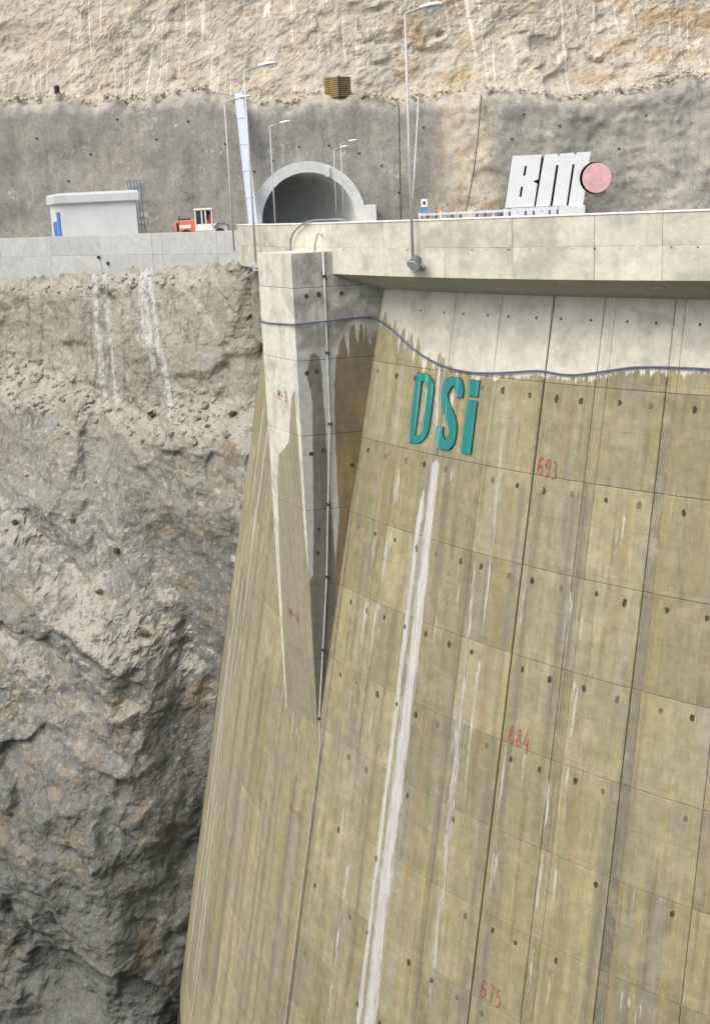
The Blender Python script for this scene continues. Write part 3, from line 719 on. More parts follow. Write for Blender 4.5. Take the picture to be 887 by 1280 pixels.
# ================================================================== rock
def mat_rock(name, kind):
    g = G(name, 0.92, 0.15); x, y, z = g.pos(); nx, ny, nz = g.normal()
    big = g.noise(x * .11, y * .11, z * .13, 5, .6); mid = g.noise(x * .45, y * .45, z * .5, 6, .65); sm_ = g.noise(x * 2.2, y * 2.2, z * 2.2, 6, .7)
    fin = g.noise(x * 9, y * 9, z * 9, 4, .7); ver = g.noise(x * 1.6, y * 1.6, z * .12, 4, .6)
    if kind == 'cliff':
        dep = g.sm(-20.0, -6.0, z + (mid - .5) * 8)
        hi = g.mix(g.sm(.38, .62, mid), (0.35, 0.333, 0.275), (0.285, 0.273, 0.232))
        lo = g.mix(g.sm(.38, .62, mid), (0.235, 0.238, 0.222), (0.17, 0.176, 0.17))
        gully_shade = g.sm(-15.5, -9.5, x + (big - .5) * 9 - (z + 30) * .12) * (1 - g.sm(-24.0, -12.0, z + (big - .5) * 10))  # mask for the gully by the dam, its shade put into the colour
        lo = g.mix((1 - g.sm(-33.0, -23.0, z + (big - .5) * 9)) * .7, lo, (0.135, 0.146, 0.142))  # bottom rock painted darker and bluer, standing for deep gorge shade
        lo = g.mix(gully_shade * .6, lo, (0.12, 0.128, 0.124))
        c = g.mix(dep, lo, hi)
        c = g.mix(g.sm(.5, .7, sm_) * .35 * g.sm(-30.0, -8.0, z, .4, 1.0), c, (0.40, 0.385, 0.35))
        c = g.mix(g.sm(.52, .66, ver) * .55, c, (0.13, 0.128, 0.122))
        c = g.mix(g.sm(.56, .66, g.noise(x * .35 + 9, y * .35, z * .3, 5, .7)) * .6, c, (0.27, 0.215, 0.14))
        c = g.mix(g.sm(.50, .62, g.noise(x * .55 + 3, y * .3, z * .5 + 5, 4, .7)) * .7 * (1 - g.sm(4.0, 8.0, ((x + 21.0) * .7).abs() + (z + 27.0).abs() * .8)).max(1 - g.sm(2.0, 5.0, (x + 9.5).abs() + (z + 16.5).abs() * .6)), c, (0.27, 0.21, 0.14))
        c = g.mix(g.sm(.60, .68, g.noise(x * .9 + 4, y * .9, z * .9, 5, .7)) * .6, c, (0.145, 0.135, 0.11))
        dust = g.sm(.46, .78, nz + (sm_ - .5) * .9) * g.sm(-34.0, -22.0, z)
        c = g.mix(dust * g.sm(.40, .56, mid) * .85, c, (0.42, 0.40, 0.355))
        c = g.mix(g.sm(.52, .60, g.noise(x * 3.4 + 11, y * 3.4, z * 3.0, 6, .75)) * .30, c, (0.15, 0.151, 0.142))
        c = g.mix(g.sm(.54, .62, g.noise(x * 2.6 + 31, y * 2.6, z * 2.6, 6, .75)) * .5 * g.sm(-44.0, -18.0, z, .35, 1.0), c, (0.44, 0.435, 0.415))
        crk = g.vor(x * .42 + (mid - .5) * 2.2, y * .2, z * .30 + (sm_ - .5) * .5, 'DISTANCE_TO_EDGE')
        c = g.mix((1 - g.sm(.004, .028, crk)) * g.sm(.45, .6, big) * .6, c, (0.06, 0.058, 0.052))
        # lime and slurry that ran down from the wall
        wob = (g.noise(z * .8, 3.0, 0.0, 4, .6) - .5) * .8
        def run(x0, x1, z0, z1, wd):
            t = g.sm(z1, z0, z, x1, x0, lin=True)
            d = (x + wob - t).abs() + (g.noise(x * 7, 0.0, z * .8, 4, .6) - .5) * wd * 3.0
            return (1 - g.sm(wd * .35, wd, d)) * g.sm(z1 - .6, z1 + 1.5, z) * g.sm(-0.2, 0.3, z0 - z)
        r = run(-16.5, -15.9, -1.0, -9.6, .30).max(run(-15.5, -14.9, -1.2, -9.8, .25)).max(run(-12.6, -11.8, -.9, -8, .30)).max(run(-12.2, -10.6, -1.0, -10.5, .26)).max(run(-12.9, -12.4, -1, -6, .2))
        c = g.mix(r * g.sm(.30, .62, sm_) * .8, c, (0.54, 0.565, 0.575))
        c = g.mix(g.sm(.6, .68, g.noise(x * .3 + 40, y * .3, z * .22, 3, .6)) * .35, c, (0.30, 0.325, 0.345))
        c = g.scale(c, g.sm(.3, .7, fin, .82, 1.16))
        vr = g.vor(x * 1.5 + (sm_ - .5), y * 1.5, z * 1.3)
        c = g.mix(1.0, c, (0.83, 0.86, 0.83), 'MULTIPLY')
        return g.fin(c, sm_ * .8 + fin * .5 + vr * .3, .6, .09)
    if kind == 'cut':
        c = g.mix(g.sm(.36, .62, mid), (0.50, 0.468, 0.40), (0.405, 0.378, 0.325))
        c = g.mix(g.sm(.48, .62, g.noise(x * .16 + 3, y * .16, z * .30, 6, .68)) * .85 * ((1 - g.sm(2.0, 7.0, (x - 11.0 - (z - 18) * .25).abs())).max(g.sm(24.0, 34.0, x)) * .75 + .22), c, (0.37, 0.245, 0.12))
        c = g.mix(g.sm(.60, .70, g.noise(x * .5, y * .5, z * .7 + 8, 6, .7)) * .8, c, (0.20, 0.145, 0.09))
        c = g.mix(g.sm(.53, .62, g.noise(x * 1.3 + 17, y * 1.3, z * 1.6, 6, .75)) * .55, c, (0.27, 0.225, 0.17))
        c = g.mix(g.sm(.5, .7, sm_) * .4, c, (0.60, 0.565, 0.50))
        # pale half-barrel drill traces
        hx = x + z * .10 * g.sm(-20.0, 20.0, x, -.6, .7); wv = (hx * .85 + g.noise(hx * .3, 0.0, z * .03, 2, .5) * 4.0)
        fr = wv._b(1.0, 'FRACT')
        ln = (1 - g.sm(.03, .075, (fr - .5).abs())) * g.sm(.46, .52, g.noise(hx * .35, 5.0, z * .10, 3, .6)) * g.sm(.42, .52, g.noise(hx * .10, 9.0, z * .12, 2, .5))
        c = g.mix(ln * .8, c, (0.70, 0.68, 0.63))
        c = g.mix((1 - g.sm(.25, .55, (x - 25.2 + (mid - .5) * 1.5 + z * .06).abs())) * .6, c, (0.30, 0.29, 0.275))
        c = g.scale(c, g.sm(.3, .7, fin, .85, 1.14))
        c = g.mix(1.0, c, (0.98, 1.0, 0.945), 'MULTIPLY')
        return g.fin(c, sm_ * 1.0 + fin * .4, .6, .10)
    if kind == 'shot':
        u, v = g.uv('st')                                   # metres along, height below the rim
        c = g.mix(g.sm(.36, .64, mid), (0.335, 0.318, 0.285), (0.265, 0.255, 0.235))
        c = g.mix(g.sm(.48, .70, ver) * .6, c, (0.215, 0.21, 0.197))
        c = g.mix(g.sm(.55, .72, g.noise(x * .9 + 7, y, z * .12, 4, .6)) * .5, c, (0.38, 0.355, 0.30))
        c = g.mix(g.sm(.56, .68, g.noise(x * .22 + 2, 1.0, z * .25, 4, .6)) * .45, c, (0.36, 0.34, 0.30))
        # bare pale rock beside and right of the sign
        bx = (1 - g.sm(.6, 4.2, (x - 14.6 + z * .05 + (g.noise(x * .4, 0.0, z * .25, 5, .65) - .5) * 7).abs()))
        rr = g.sm(10.5, 15.0, x + (mid - .5) * 10 + (big - .5) * 10) * (1 - g.sm(9.5, 12.5, z + (mid - .5) * 6) * g.sm(17.0, 21.0, x))
        c = g.mix(rr * .8, c, g.mix(g.sm(.4, .62, sm_), (0.43, 0.41, 0.355), (0.32, 0.31, 0.275)))
        c = g.mix(g.sm(.46, .62, g.noise(x * .12 + 50, 0.0, z * .16, 3, .6)) * .4, c, (0.20, 0.197, 0.185))
        c = g.mix(bx * .9, c, g.mix(g.sm(.45, .65, g.noise(x * .5, 2.0, z * .35, 5, .65)), (0.52, 0.47, 0.38), (0.42, 0.30, 0.16)))
        rim = g.sm(-1.4, -.1, v + (g.noise(x * .5, 3.0, z * .6, 5, .7) - .5) * 3.2)
        c = g.mix(rim * .85, c, g.mix(g.sm(.4, .6, sm_), (0.56, 0.51, 0.43), (0.38, 0.345, 0.29)))
        sp = g.sm(.60, .66, g.noise(x * .28 + 31, 4.0, z * .3, 3, .5)) * g.sm(.5, .6, sm_)
        c = g.mix(sp * .6, c, (0.50, 0.50, 0.49))
        c = g.mix(g.sm(.54, .64, g.noise(x * 1.7 + 3, y * 1.7, z * 1.3, 6, .75)) * rr.max(.25) * .6, c, (0.46, 0.44, 0.39))
        c = g.mix(g.sm(.54, .64, g.noise(x * 1.9 + 23, y * 1.9, z * 1.5, 6, .75)) * rr.max(.3) * .55, c, (0.17, 0.165, 0.155))
        c = g.mix(g.sm(.55, .7, g.noise(x * .5 + 63, 1.0, z * .07, 4, .65)) * .45, c, (0.40, 0.365, 0.30))
        c = g.scale(c, g.sm(.3, .7, fin, .9, 1.1) * g.sm(.3, .7, sm_, .9, 1.1))
        fine2 = g.noise(x * 4.5, y * 4.5, z * 4.5, 4, .75)
        c = g.scale(c, g.sm(.35, .65, fine2, .92, 1.07))
        crk = g.vor(x * .16 + (mid - .5) * 2.0, 1.0, z * .10 + (sm_ - .5) * .5, 'DISTANCE_TO_EDGE')
        c = g.mix((1 - g.sm(.003, .012, crk)) * g.sm(.46, .56, g.noise(x * .2 + 70, 0.0, z * .2, 3, .6)) * .6, c, (0.10, 0.095, 0.085))
        c = g.mix(1.0, c, (0.92, 0.965, 0.95), 'MULTIPLY')
        return g.fin(c, sm_ + fin * .3 + fine2 * .5, .7, .08)
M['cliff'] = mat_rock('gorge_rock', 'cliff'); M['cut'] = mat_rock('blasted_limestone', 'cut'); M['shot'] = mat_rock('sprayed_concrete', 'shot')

# --- far bank of the gorge, left of the dam
X = np.arange(-44, -2.6, 0.115); Zc = np.arange(-52, -0.2, 0.115)
XX, ZZ = np.meshgrid(X, Zc)
wx = XX + 1.2 * fbm(XX * .12, ZZ * .12, 3, 90); wz = ZZ + 1.0 * fbm(XX * .12 + 50, ZZ * .12, 3, 95)
rec = np.where(XX < -6, (-6 - XX) * .97, (-6 - XX) * .15)
ztop = -0.55 + np.clip(-6 - XX, 0, None) * (-0.058)
base_hi = 73.3 + rec
base_lo = 66.0 + np.where(XX < -6, (-6 - XX) * .50, (-6 - XX) * .2)
k = sstep(12, 36, -ZZ)
Y = base_hi * (1 - k) + (base_lo + 4.5) * k
Y -= 0.30 * np.clip(ztop - ZZ, 0, 14)
Y -= 1.6 * sstep(0.0, 1.6, ztop - ZZ + .5 * fbm(XX * .5, ZZ * .5, 3, 3))          # rubble shoulder under the wall
l1 = -8.6 + 1.0 * fbm(XX * .10, XX * 0, 3, 5) - 0.06 * (XX + 12)
Y -= (2.6 + 1.2 * fbm(XX * .15, ZZ * .1, 2, 8)) * sstep(-0.2, 2.4, l1 - ZZ)
l2 = -17.2 - np.clip(XX + 21.5, -10, 12) * .42 + 0.9 * fbm(XX * .2, XX * 0 + 4, 3, 12)
Y -= 3.6 * sstep(-0.4, 3.6, l2 - ZZ) * (1 - sstep(-15.5, -9.0, XX))
gul = sstep(-14.0, -9.5, XX + .15 * (ZZ + 25) + 1.5 * fbm(ZZ * .12, XX * .1, 3, 21)) * sstep(12, 20, -ZZ)
Y += 1.3 * gul
sprayed = sstep(1.2, 3.0, ztop - ZZ) * (1 - sstep(-1.0, .6, l1 - ZZ))
patchy = sstep(-.15, .35, fbm(XX * .13 + 3, ZZ * .13, 3, 66))
smoothm = np.clip(sprayed * .85 + gul * .75 + patchy * .6, 0, .88)
amp = 1 - smoothm
edge = np.exp(-((l1 - ZZ - .6) / 1.3) ** 2) + np.exp(-((l2 - ZZ - 1.5) / 1.8) ** 2) * (XX < -10)
Yb_ = Y.copy()
Y -= 1.25 * fbm(wx * .09, wz * .08, 4, 30)
Y -= 0.7 * facets(wx * .20 + wz * .06, wz * .17, 40, .8) * (1 - .5 * smoothm)
Y += 0.35 * sstep(.36, .5, ridged(wx * .085 + 3, wz * .055, 2, 36, .4)) * (ZZ < -6)
Y -= 0.34 * facets(wx * .55 + wz * .35, wz * .45 - wx * .2, 44, .8) * amp
Y -= 0.08 * facets(wx * 1.5, wz * 1.4, 48, .9) * amp
Y -= 0.28 * ridged(wx * .35, wz * .28, 5, 52, .45) * (1 - .45 * smoothm)
Y = blur(Y, 3)
Y -= 0.10 * facets(wx * 1.1 + wz * .4, wz * 1.0, 58, .9) * amp + .05 * facets(XX * 2.4, ZZ * 2.2, 59, .9) * (.35 + .65 * amp)
Y = blur(Y, 1)
Y -= 0.13 * fbm(XX * 1.1, ZZ * 1.1, 5, 60) + .05 * ridged(XX * 2.2, ZZ * 1.9, 3, 61)
Y -= 0.30 * np.clip(fbm(XX * 1.5, ZZ * 1.5, 4, 64), -.3, 1) * np.clip(edge, 0, 1)
NN_ = Y - Yb_
Yd = CY - np.sqrt(np.clip(48.3 ** 2 - (XX - CX) ** 2, 0, None)) - .35 * fbm(XX * .5, ZZ * .5, 4, 68)
ab = (1 - sstep(3.6, 6.2, -ZZ + .9 * fbm(XX * .4, ZZ * .4, 3, 69))) * sstep(-8.5, -5.2, XX)
Y = np.where(XX > -8.5, np.minimum(Y, Yb_ * (1 - ab) + Yd * ab + NN_ * .6 - .3 * facets(XX * .9, ZZ * .8, 71, .9) * ab), Y)
wallY = 73.55 + (-6 - XX) * .98
Y = np.where(ZZ > ztop - .6, np.minimum(Y, wallY + .3), Y)
P = np.stack([XX + .2 * fbm(XX * .8, ZZ * .8, 3, 70) * amp, Y, ZZ + .16 * fbm(XX * .9 + 9, ZZ * .9, 3, 74) * amp], -1)
qz = (ZZ[:-1, :-1] < (ztop - .35 + .30 * fbm(XX * .7, XX * 0, 3, 77))[:-1, :-1])
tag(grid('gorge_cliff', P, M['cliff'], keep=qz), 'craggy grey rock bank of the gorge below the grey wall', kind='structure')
CLIFF_Y = (X, Zc, P)

# --- sprayed concrete wall with tunnel hole, bench, blasted cut above
TUN = Vector((-3.4, 136.0, 0)); TYAW = math.radians(5); TCZ = 0.95
X = np.arange(-70, 72.01, 0.30); nrow = 62
ztop = 14.6 - 0.010 * X + 1.1 * fbm(X * .09, X * 0, 4, 101) + .5 * fbm(X * .5, X * 0 + 3, 4, 104)
ztop += np.interp(X, [-70, -36, -10, 2, 14, 25, 41, 70], [.6, .3, -.2, -.4, -.9, -.9, -.2, .3])
T = np.linspace(0, 1, nrow)
XX, TT = np.meshgrid(X, T); ZZ = -0.6 + TT * (ztop[None, :] + .6)
rough = sstep(11, 26, XX) * .75 + np.exp(-((XX - 14.6) / 2.6) ** 2) * .8
Y = 140.2 + 1.0 * fbm(XX * .06, ZZ * .05, 3, 110) + .16 * fbm(XX * .3, ZZ * .16, 4, 114) + .05 * fbm(XX * 1.2, ZZ * 1.0, 3, 118) + .05 * ZZ
Y -= rough * (.55 * facets(XX * .35 + ZZ * .2, ZZ * .4, 120, .9) + .3 * facets(XX * 1.3, ZZ * 1.3, 124, .9))
Y -= .8 * sstep(10, 14, XX) * np.exp(-((XX - 17) / 3.5) ** 2)
Y = blur(Y, 1)
rimk = sstep(.86, 1.0, TT)
Y += 2.0 * rimk ** 2 - rimk * .5 * facets(XX * .9, ZZ * .9, 130, .9)
ex = 4; Yb = []; Zb = []
for i in range(1, ex * 4 + 1):                         # the bench behind the rim
    Yb.append(Y[-1] + i * .55); Zb.append(ztop + .5 * np.abs(fbm(X * .7, X * 0 + i * .6, 4, 140)) + .03 * i)
XX = np.vstack([XX] + [X[None]] * len(Yb)); YY = np.vstack([Y] + [v[None] for v in Yb]); ZZ = np.vstack([ZZ] + [v[None] for v in Zb])
VV = ZZ - ztop[None, :]
ca, sa = math.cos(TYAW), math.sin(TYAW)
lx = (XX - TUN.x) * ca + (YY - TUN.y) * sa
inside = (lx ** 2 + (ZZ - TCZ) ** 2 < 5.75 ** 2) | ((np.abs(lx) < 5.75) & (ZZ < TCZ))
keep = ~(inside[:-1, :-1] | inside[1:, 1:] | inside[:-1, 1:] | inside[1:, :-1])
SHOT = tag(grid('shotcrete_wall', np.stack([XX, YY, ZZ], -1), M['shot'], smooth=True, uv=np.stack([XX, VV], -1), keep=keep), 'grey sprayed-concrete rock wall behind the crest', kind='structure')

SHX, SHY, SHZ = XX, YY, ZZ
X = np.arange(-76, 78.01, 0.26); Z = np.arange(13.6, 44, 0.26); XX, ZZ = np.meshgrid(X, Z)
wx = XX + 1.0 * fbm(XX * .15, ZZ * .15, 3, 200); wz = ZZ + .8 * fbm(XX * .15 + 30, ZZ * .15, 3, 203)
Y = 148.0 + (ZZ - 14) * .22 - .9 * np.exp(-(ZZ - 14) / 1.2)
Y -= 1.1 * fbm(wx * .07, wz * .07, 3, 210)
wk = sstep(.0, .5, fbm(XX * .10 + 4, ZZ * .16, 3, 215)) * sstep(-10, 12, XX) * .8 + .35
Y -= wk * (.75 * facets(wx * .35 + wz * .3, wz * .5 - wx * .2, 220, .9) + .28 * facets(wx * .9, wz * .9, 224, .9))
Y = blur(Y, 1)
Y -= .09 * facets(wx * 2.0, wz * 2.0, 228, .9) + .16 * ridged(wx * .5, wz * .7, 4, 232)
P = np.stack([XX + .1 * fbm(XX, ZZ, 3, 240), Y, ZZ + .1 * fbm(XX + 7, ZZ, 3, 244)], -1)
tag(grid('rock_cut', P, M['cut']), 'pale blasted limestone cut with drill traces and ochre stains', kind='structure')
# anchor plates on the sprayed wall
plate = plain('rusty_anchor_plate', (0.06, 0.05, 0.045), .8)
bolts = [(-9.5, 6.6), (-7.4, 7.6), (-4.2, 8.9), (-1.0, 9.0), (2.2, 8.0), (4.6, 6.6), (6.6, 3.6), (-12.5, 9.6), (-20.0, 10.4), (-27.5, 9.2), (-33, 11.0), (-16.2, 12.2), (9.5, 10.4), (20.5, 11.2), (24.6, 9.9), (31, 7.2), (-24, 12.6), (-30, 6.4), (34, 10.6), (19.2, 8.6)]
for bx_, bz_ in bolts:
    i = int(round((bx_ + 70) / .30)); j = int(np.argmin(np.abs(SHZ[:62, i] - bz_))); q = Vector((SHX[j, i], SHY[j, i], SHZ[j, i]))
    MB().tube([q + Vector((0, .1, 0)), q + Vector((0, -.06, 0)), q + Vector((0, -.062, 0)), q + Vector((0, -.16, 0))], [.13, .13, .04, .04], 8).obj('anchor_plate', plate, SHOT)
# hill behind the cut
X = np.linspace(-160, 160, 60); D = np.linspace(0, 1, 30); XX, DD = np.meshgrid(X, D)
Yh = 153 + DD * 220; Zh = 42 + DD * 70 + 5 * fbm(XX * .02, Yh * .02, 4, 260) * np.minimum(DD * 4, 1)
tag(grid('hill', np.stack([XX, Yh, Zh], -1), M['cut']), kind='structure')

# --- near bank under and behind the camera, gorge floor
X = np.arange(-120, 120.1, 1.5); Z = np.concatenate([np.linspace(-55, -0.1, 40), np.full(1, 0.0)]); XX, ZZ = np.meshgrid(X, Z)
Y = -0.5 - .25 * np.abs(XX) * (XX < 0) + np.where(XX > 14, (XX - 14) * .55, 0) + .03 * ZZ - 1.5 * np.abs(fbm(XX * .08, ZZ * .08, 4, 300)) * np.minimum(-ZZ * .2, 1)
YY = np.vstack([Y] + [Y[-1][None] - d for d in (1, 4, 9, 40, 90, 150)])
XX = np.vstack([XX] + [X[None]] * 6); ZZ = np.vstack([ZZ] + [np.full((1, len(X)), z) for z in (.05, .05, .2, 3, 9, 20)])
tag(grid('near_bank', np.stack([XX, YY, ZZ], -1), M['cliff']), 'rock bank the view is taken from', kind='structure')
mb = MB(); mb.add([(-300, -60, -53), (300, -60, -53), (300, 200, -53), (-300, 200, -53)], [(0, 1, 2, 3)])
tag(mb.obj('riverbed', plain('riverbed_mud', (.07, .07, .06), .95, sc=.3)), kind='structure')
# crest level ground and road behind the parapet
M['gravel'] = plain('crushed_stone', (0.40, 0.375, 0.33), .95, sc=1.0)
M['asphalt'] = plain('asphalt', (0.055, 0.055, 0.057), .9, sc=2.0)
gp = [(-3.6, 69.5), (5, 66), (14, 118), (80, 118), (80, 143), (-64, 143), (-64, 132.0), (-5.2, 74.6)]
mb = MB(); mb.prism(gp, -0.6, -0.004); tag(mb.obj('ground', M['gravel']), kind='structure')
mb = MB(); mb.add([(x, y, 0.004) for x, y in [(-3.5, 66), (3.5, 66), (6, 100), (2, 134), (-8.5, 134), (-7, 110), (-4.2, 80)]], [tuple(range(7))]); tag(mb.obj('road', M['asphalt']), kind='structure')

# --- loose stones on the ledges
def stone(mb, c, r):
    vs = []; n1, n2 = 5, 4
    q = [random.uniform(.65, 1.15) for _ in range(40)]
    vs.append(c + Vector((0, 0, r * .8))); 
    for i in range(1, n2):
        for k in range(n1):
            t = math.pi * i / n2; p_ = 2 * math.pi * (k + .5 * (i % 2)) / n1; rr = r * q[i * 6 + k]
            vs.append(c + Vector((rr * math.sin(t) * math.cos(p_), rr * math.sin(t) * math.sin(p_), rr * .8 * math.cos(t))))
    vs.append(c - Vector((0, 0, r * .7)))
    fs = [(0, 1 + k, 1 + (k + 1) % n1) for k in range(n1)]
    for i in range(n2 - 2):
        for k in range(n1): fs.append((1 + i * n1 + k, 1 + (i + 1) * n1 + k, 1 + (i + 1) * n1 + (k + 1) % n1, 1 + i * n1 + (k + 1) % n1))
    l = len(vs) - 1; b = 1 + (n2 - 2) * n1
    fs += [(l, b + (k + 1) % n1, b + k) for k in range(n1)]
    mb.add(vs, fs)
Xc, Zcc, Pc = CLIFF_Y
mb = MB(); cnt = 0
ny_, nx_ = Pc.shape[:2]
tries = 0
while cnt < 320 and tries < 60000:
    tries += 1
    j = random.randrange(5, ny_ - 6); i = random.randrange(5, nx_ - 6)
    a = Pc[j, i]; b = Pc[j + 3, i]; d = Pc[j, i + 3]
    if a[2] < -15 or a[0] > -6 or a[0] < -30 or not qz[j, i]: continue
    nn = np.cross(d - a, b - a); nn /= np.linalg.norm(nn) + 1e-9
    if abs(nn[2]) < .70: continue
    stone(mb, Vector(a) + Vector((0, 0, .02)), random.choice([.05, .07, .09, .12, .16, .24]) * random.uniform(.8, 1.3)); cnt += 1
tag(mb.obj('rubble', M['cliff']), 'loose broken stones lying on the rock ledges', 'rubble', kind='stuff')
print('stones', cnt)
mb = MB()
for i in range(700):
    x = random.uniform(-46, 50); zt_ = float(np.interp(x, np.arange(-70, 72.01, .30), ztop))
    if -2.2 < x < 2.8: continue
    stone(mb, Vector((x, 141.6 + random.uniform(0, 2.5), zt_ + random.uniform(-.05, .35))), random.choice([.12, .16, .2, .3]) * random.uniform(.7, 1.3))
tag(mb.obj('rubble', M['cut']), 'loose pale stones along the edge of the upper bench', 'rubble', kind='stuff')

# ------------------------------------------------------------------ grey retaining wall at left
M['wallc'] = mat_concrete('blue_grey_wall_concrete', (0.44, 0.455, 0.46), (0.36, 0.37, 0.365), .8, .3, .6)
wl0 = at(300, 288, 73.8); wl1 = at(0, 297, 93.0)
dw = Vector((wl1.x - wl0.x, wl1.y - wl0.y, 0)); Lw = dw.length; dw.normalize(); nw = Vector((-dw.y, dw.x, 0))
if nw.y > 0: nw = -nw
rw = thing('retaining_wall', 'long low blue-grey concrete retaining wall above the left cliff', 'wall', (wl0.x, wl0.y, -2.0))
def wp(s_, off, z): return Vector((wl0.x, wl0.y, 0)) + dw * s_ + nw * off + Vector((0, 0, z))
cuts = [-3.0, 2.2, 7.6, 8.7, 14.5, 20.5, 27.5, 36, 46]
for a, b in zip(cuts, cuts[1:]):
    for zl, zh, off in ((-4.0, -0.38, .02), (-0.372, .955, 0.0)):
        mb = MB(); g_ = .012; o_ = off + random.uniform(-.006, .006)
        vs = [wp(a + g_, o_, zl), wp(b - g_, o_, zl), wp(b - g_, -.35, zl), wp(a + g_, -.35, zl), wp(a + g_, o_, zh), wp(b - g_, o_, zh), wp(b - g_, -.35, zh), wp(a + g_, -.35, zh)]
        mb.add(vs, [(0, 1, 2, 3), (7, 6, 5, 4), (0, 4, 5, 1), (1, 5, 6, 2), (2, 6, 7, 3), (3, 7, 4, 0)])
        mb.obj('wall_panel', M['wallc'], rw, bevel=.012)
for px, py in ((113, 313.5), (126, 320.5)):
    s_ = (300 - px) / 300 * Lw * (1 - .0) * .86
    mb = MB(); c = wp(s_, .0, -.5 if px < 120 else -.9); mb.tube([c + nw * -.1, c + nw * .16], .11, 10); mb.obj('weep_pipe', M['collar'], rw)

# ------------------------------------------------------------------ street lamps
M['lampmetal'] = plain('pale_galvanised_steel', (0.50, 0.51, 0.51), 0.5, 0.15, .4, .06)
M['lamphead'] = plain('white_lamp_housing', (0.78, 0.79, 0.78), 0.4, 0, .4, .05)
M['lens'] = plain('lamp_lens', (0.55, 0.56, 0.55), 0.25, 0, .5, .05)
def lamp(base, top, arm, label, name='street_lamp'):
    base = Vector(base); d = Vector(arm[:2] + (0,)); L_ = d.length; d.normalize(); rise = .12 * L_
    t = thing(name, label, 'street lamp', tuple(base), 'street lamps along the crest road')
    x, y, z = base; n_ = Vector((0, 0, 1))
    MB().tube([base, base + n_ * (top - z) * .5, Vector((x, y, top))], [.055, .046, .034], 10).obj('pole', M['lampmetal'], t, smooth=True)
    e = Vector((x, y, top)) + d * (L_ - .75) + n_ * rise
    MB().tube([Vector((x, y, top - .02)), Vector((x, y, top)) + d * .06 + n_ * .02, e], .036, 8).obj('arm', M['lampmetal'], t, smooth=True)
    mb = MB(); sd = Vector((-d.y, d.x, 0)); up = n_; vs = []; N = 9; K = 10
    for i in range(N):
        f = i / (N - 1); wv = .17 * (math.sin(math.pi * min(.06 + f * .92, 1)) ** .6); hv = .11 * (math.sin(math.pi * min(.08 + f * .86, 1)) ** .7)
        c = e + d * (-.05 + f * .82) + up * (.03 + .10 * f)
        for k_ in range(K):
            a = 2 * math.pi * k_ / K; vs.append(c + sd * wv * math.cos(a) + up * (hv * math.sin(a) if math.sin(a) > 0 else .045 * math.sin(a)))
    mb.add(vs, [(i * K + k_, i * K + (k_ + 1) % K, (i + 1) * K + (k_ + 1) % K, (i + 1) * K + k_) for i in range(N - 1) for k_ in range(K)] + [tuple(range(K))[::-1], tuple((N - 1) * K + k_ for k_ in range(K))])
    h_ = mb.obj('lamp_head', M['lamphead'], t, smooth=True)
    mb = MB(); c = e + d * .42 + up * .03; vs = [c + d * .24 * math.cos(a) + sd * .11 * math.sin(a) - up * .02 for a in np.linspace(0, 2 * math.pi, 13)[:-1]]
    vs2 = [v * 1 - up * .035 for v in vs]; mb.add(vs + vs2, [tuple(range(12, 24))] + [(k_, (k_ + 1) % 12, 12 + (k_ + 1) % 12, 12 + k_) for k_ in range(12)]); mb.obj('lens', M['lens'], h_)
    mb = MB(); mb.box(x - .17, x + .17, y - .17, y + .17, z - .02, z + .03); mb.obj('base_plate', M['lampmetal'], t)
    return t
def lamp_at(px, py, Y, label, toppx, arm, base_z=None):
    b = at(px, py, Y); tp = at(toppx[0], toppx[1], Y)
    return lamp((b.x, b.y, b.z if base_z is None else base_z), tp.z, arm, label)
lt = cyl(214.34, 49.32, -.15); L1 = lamp(tuple(lt), at(506.5, 17, 42.5).z, (1.28, .25), 'tallest street lamp, bolted outside the parapet right of the pier')
mb = MB(); q = cyl(214.34, 49.05, 0); 
mb.add([cyl(213.95, 49.03, -.24), cyl(214.75, 49.03, -.24), cyl(214.6, 49.52, -.2), cyl(214.1, 49.52, -.2), cyl(213.95, 49.03, -.12), cyl(214.75, 49.03, -.12), cyl(214.6, 49.52, -.16), cyl(214.1, 49.52, -.16)], [(3, 2, 1, 0), (4, 5, 6, 7), (0, 1, 5, 4), (1, 2, 6, 5), (2, 3, 7, 6), (3, 0, 4, 7)])
mb.obj('wall_bracket', M['lampmetal'], L1)
la = cyl(197.72, 49.32, -.34); L2 = lamp(tuple(la), at(306, 89, 55.3).z, (1.42, .15), 'street lamp outside the left end of the parapet, beside the white duct')
mb = MB(); mb.box(la.x - .25, la.x + .45, la.y - .22, la.y + .22, la.z - .12, la.z - .022); mb.obj('wall_bracket', M['lampmetal'], L2)
ll = wp(-.6, .32, -.30); lp = at(293, 315, 73.0)
lamp((lp.x, lp.y, lp.z), at(287, 128, 73.0).z, (1.5, .2), 'leftmost street lamp, standing before the blue-grey wall')
lamp_at(344, 277, 90, 'street lamp in front of the left half of the tunnel mouth', (341, 158), (1.5, .2), 0.01)
lamp_at(430, 277, 113, 'taller of the two lamps before the tunnel arch right side', (427.5, 180), (1.5, .2), 0.01)
lamp_at(421, 277, 127, 'smaller lamp of the pair at the right of the tunnel mouth', (418.5, 187), (1.5, .2), 0.01)
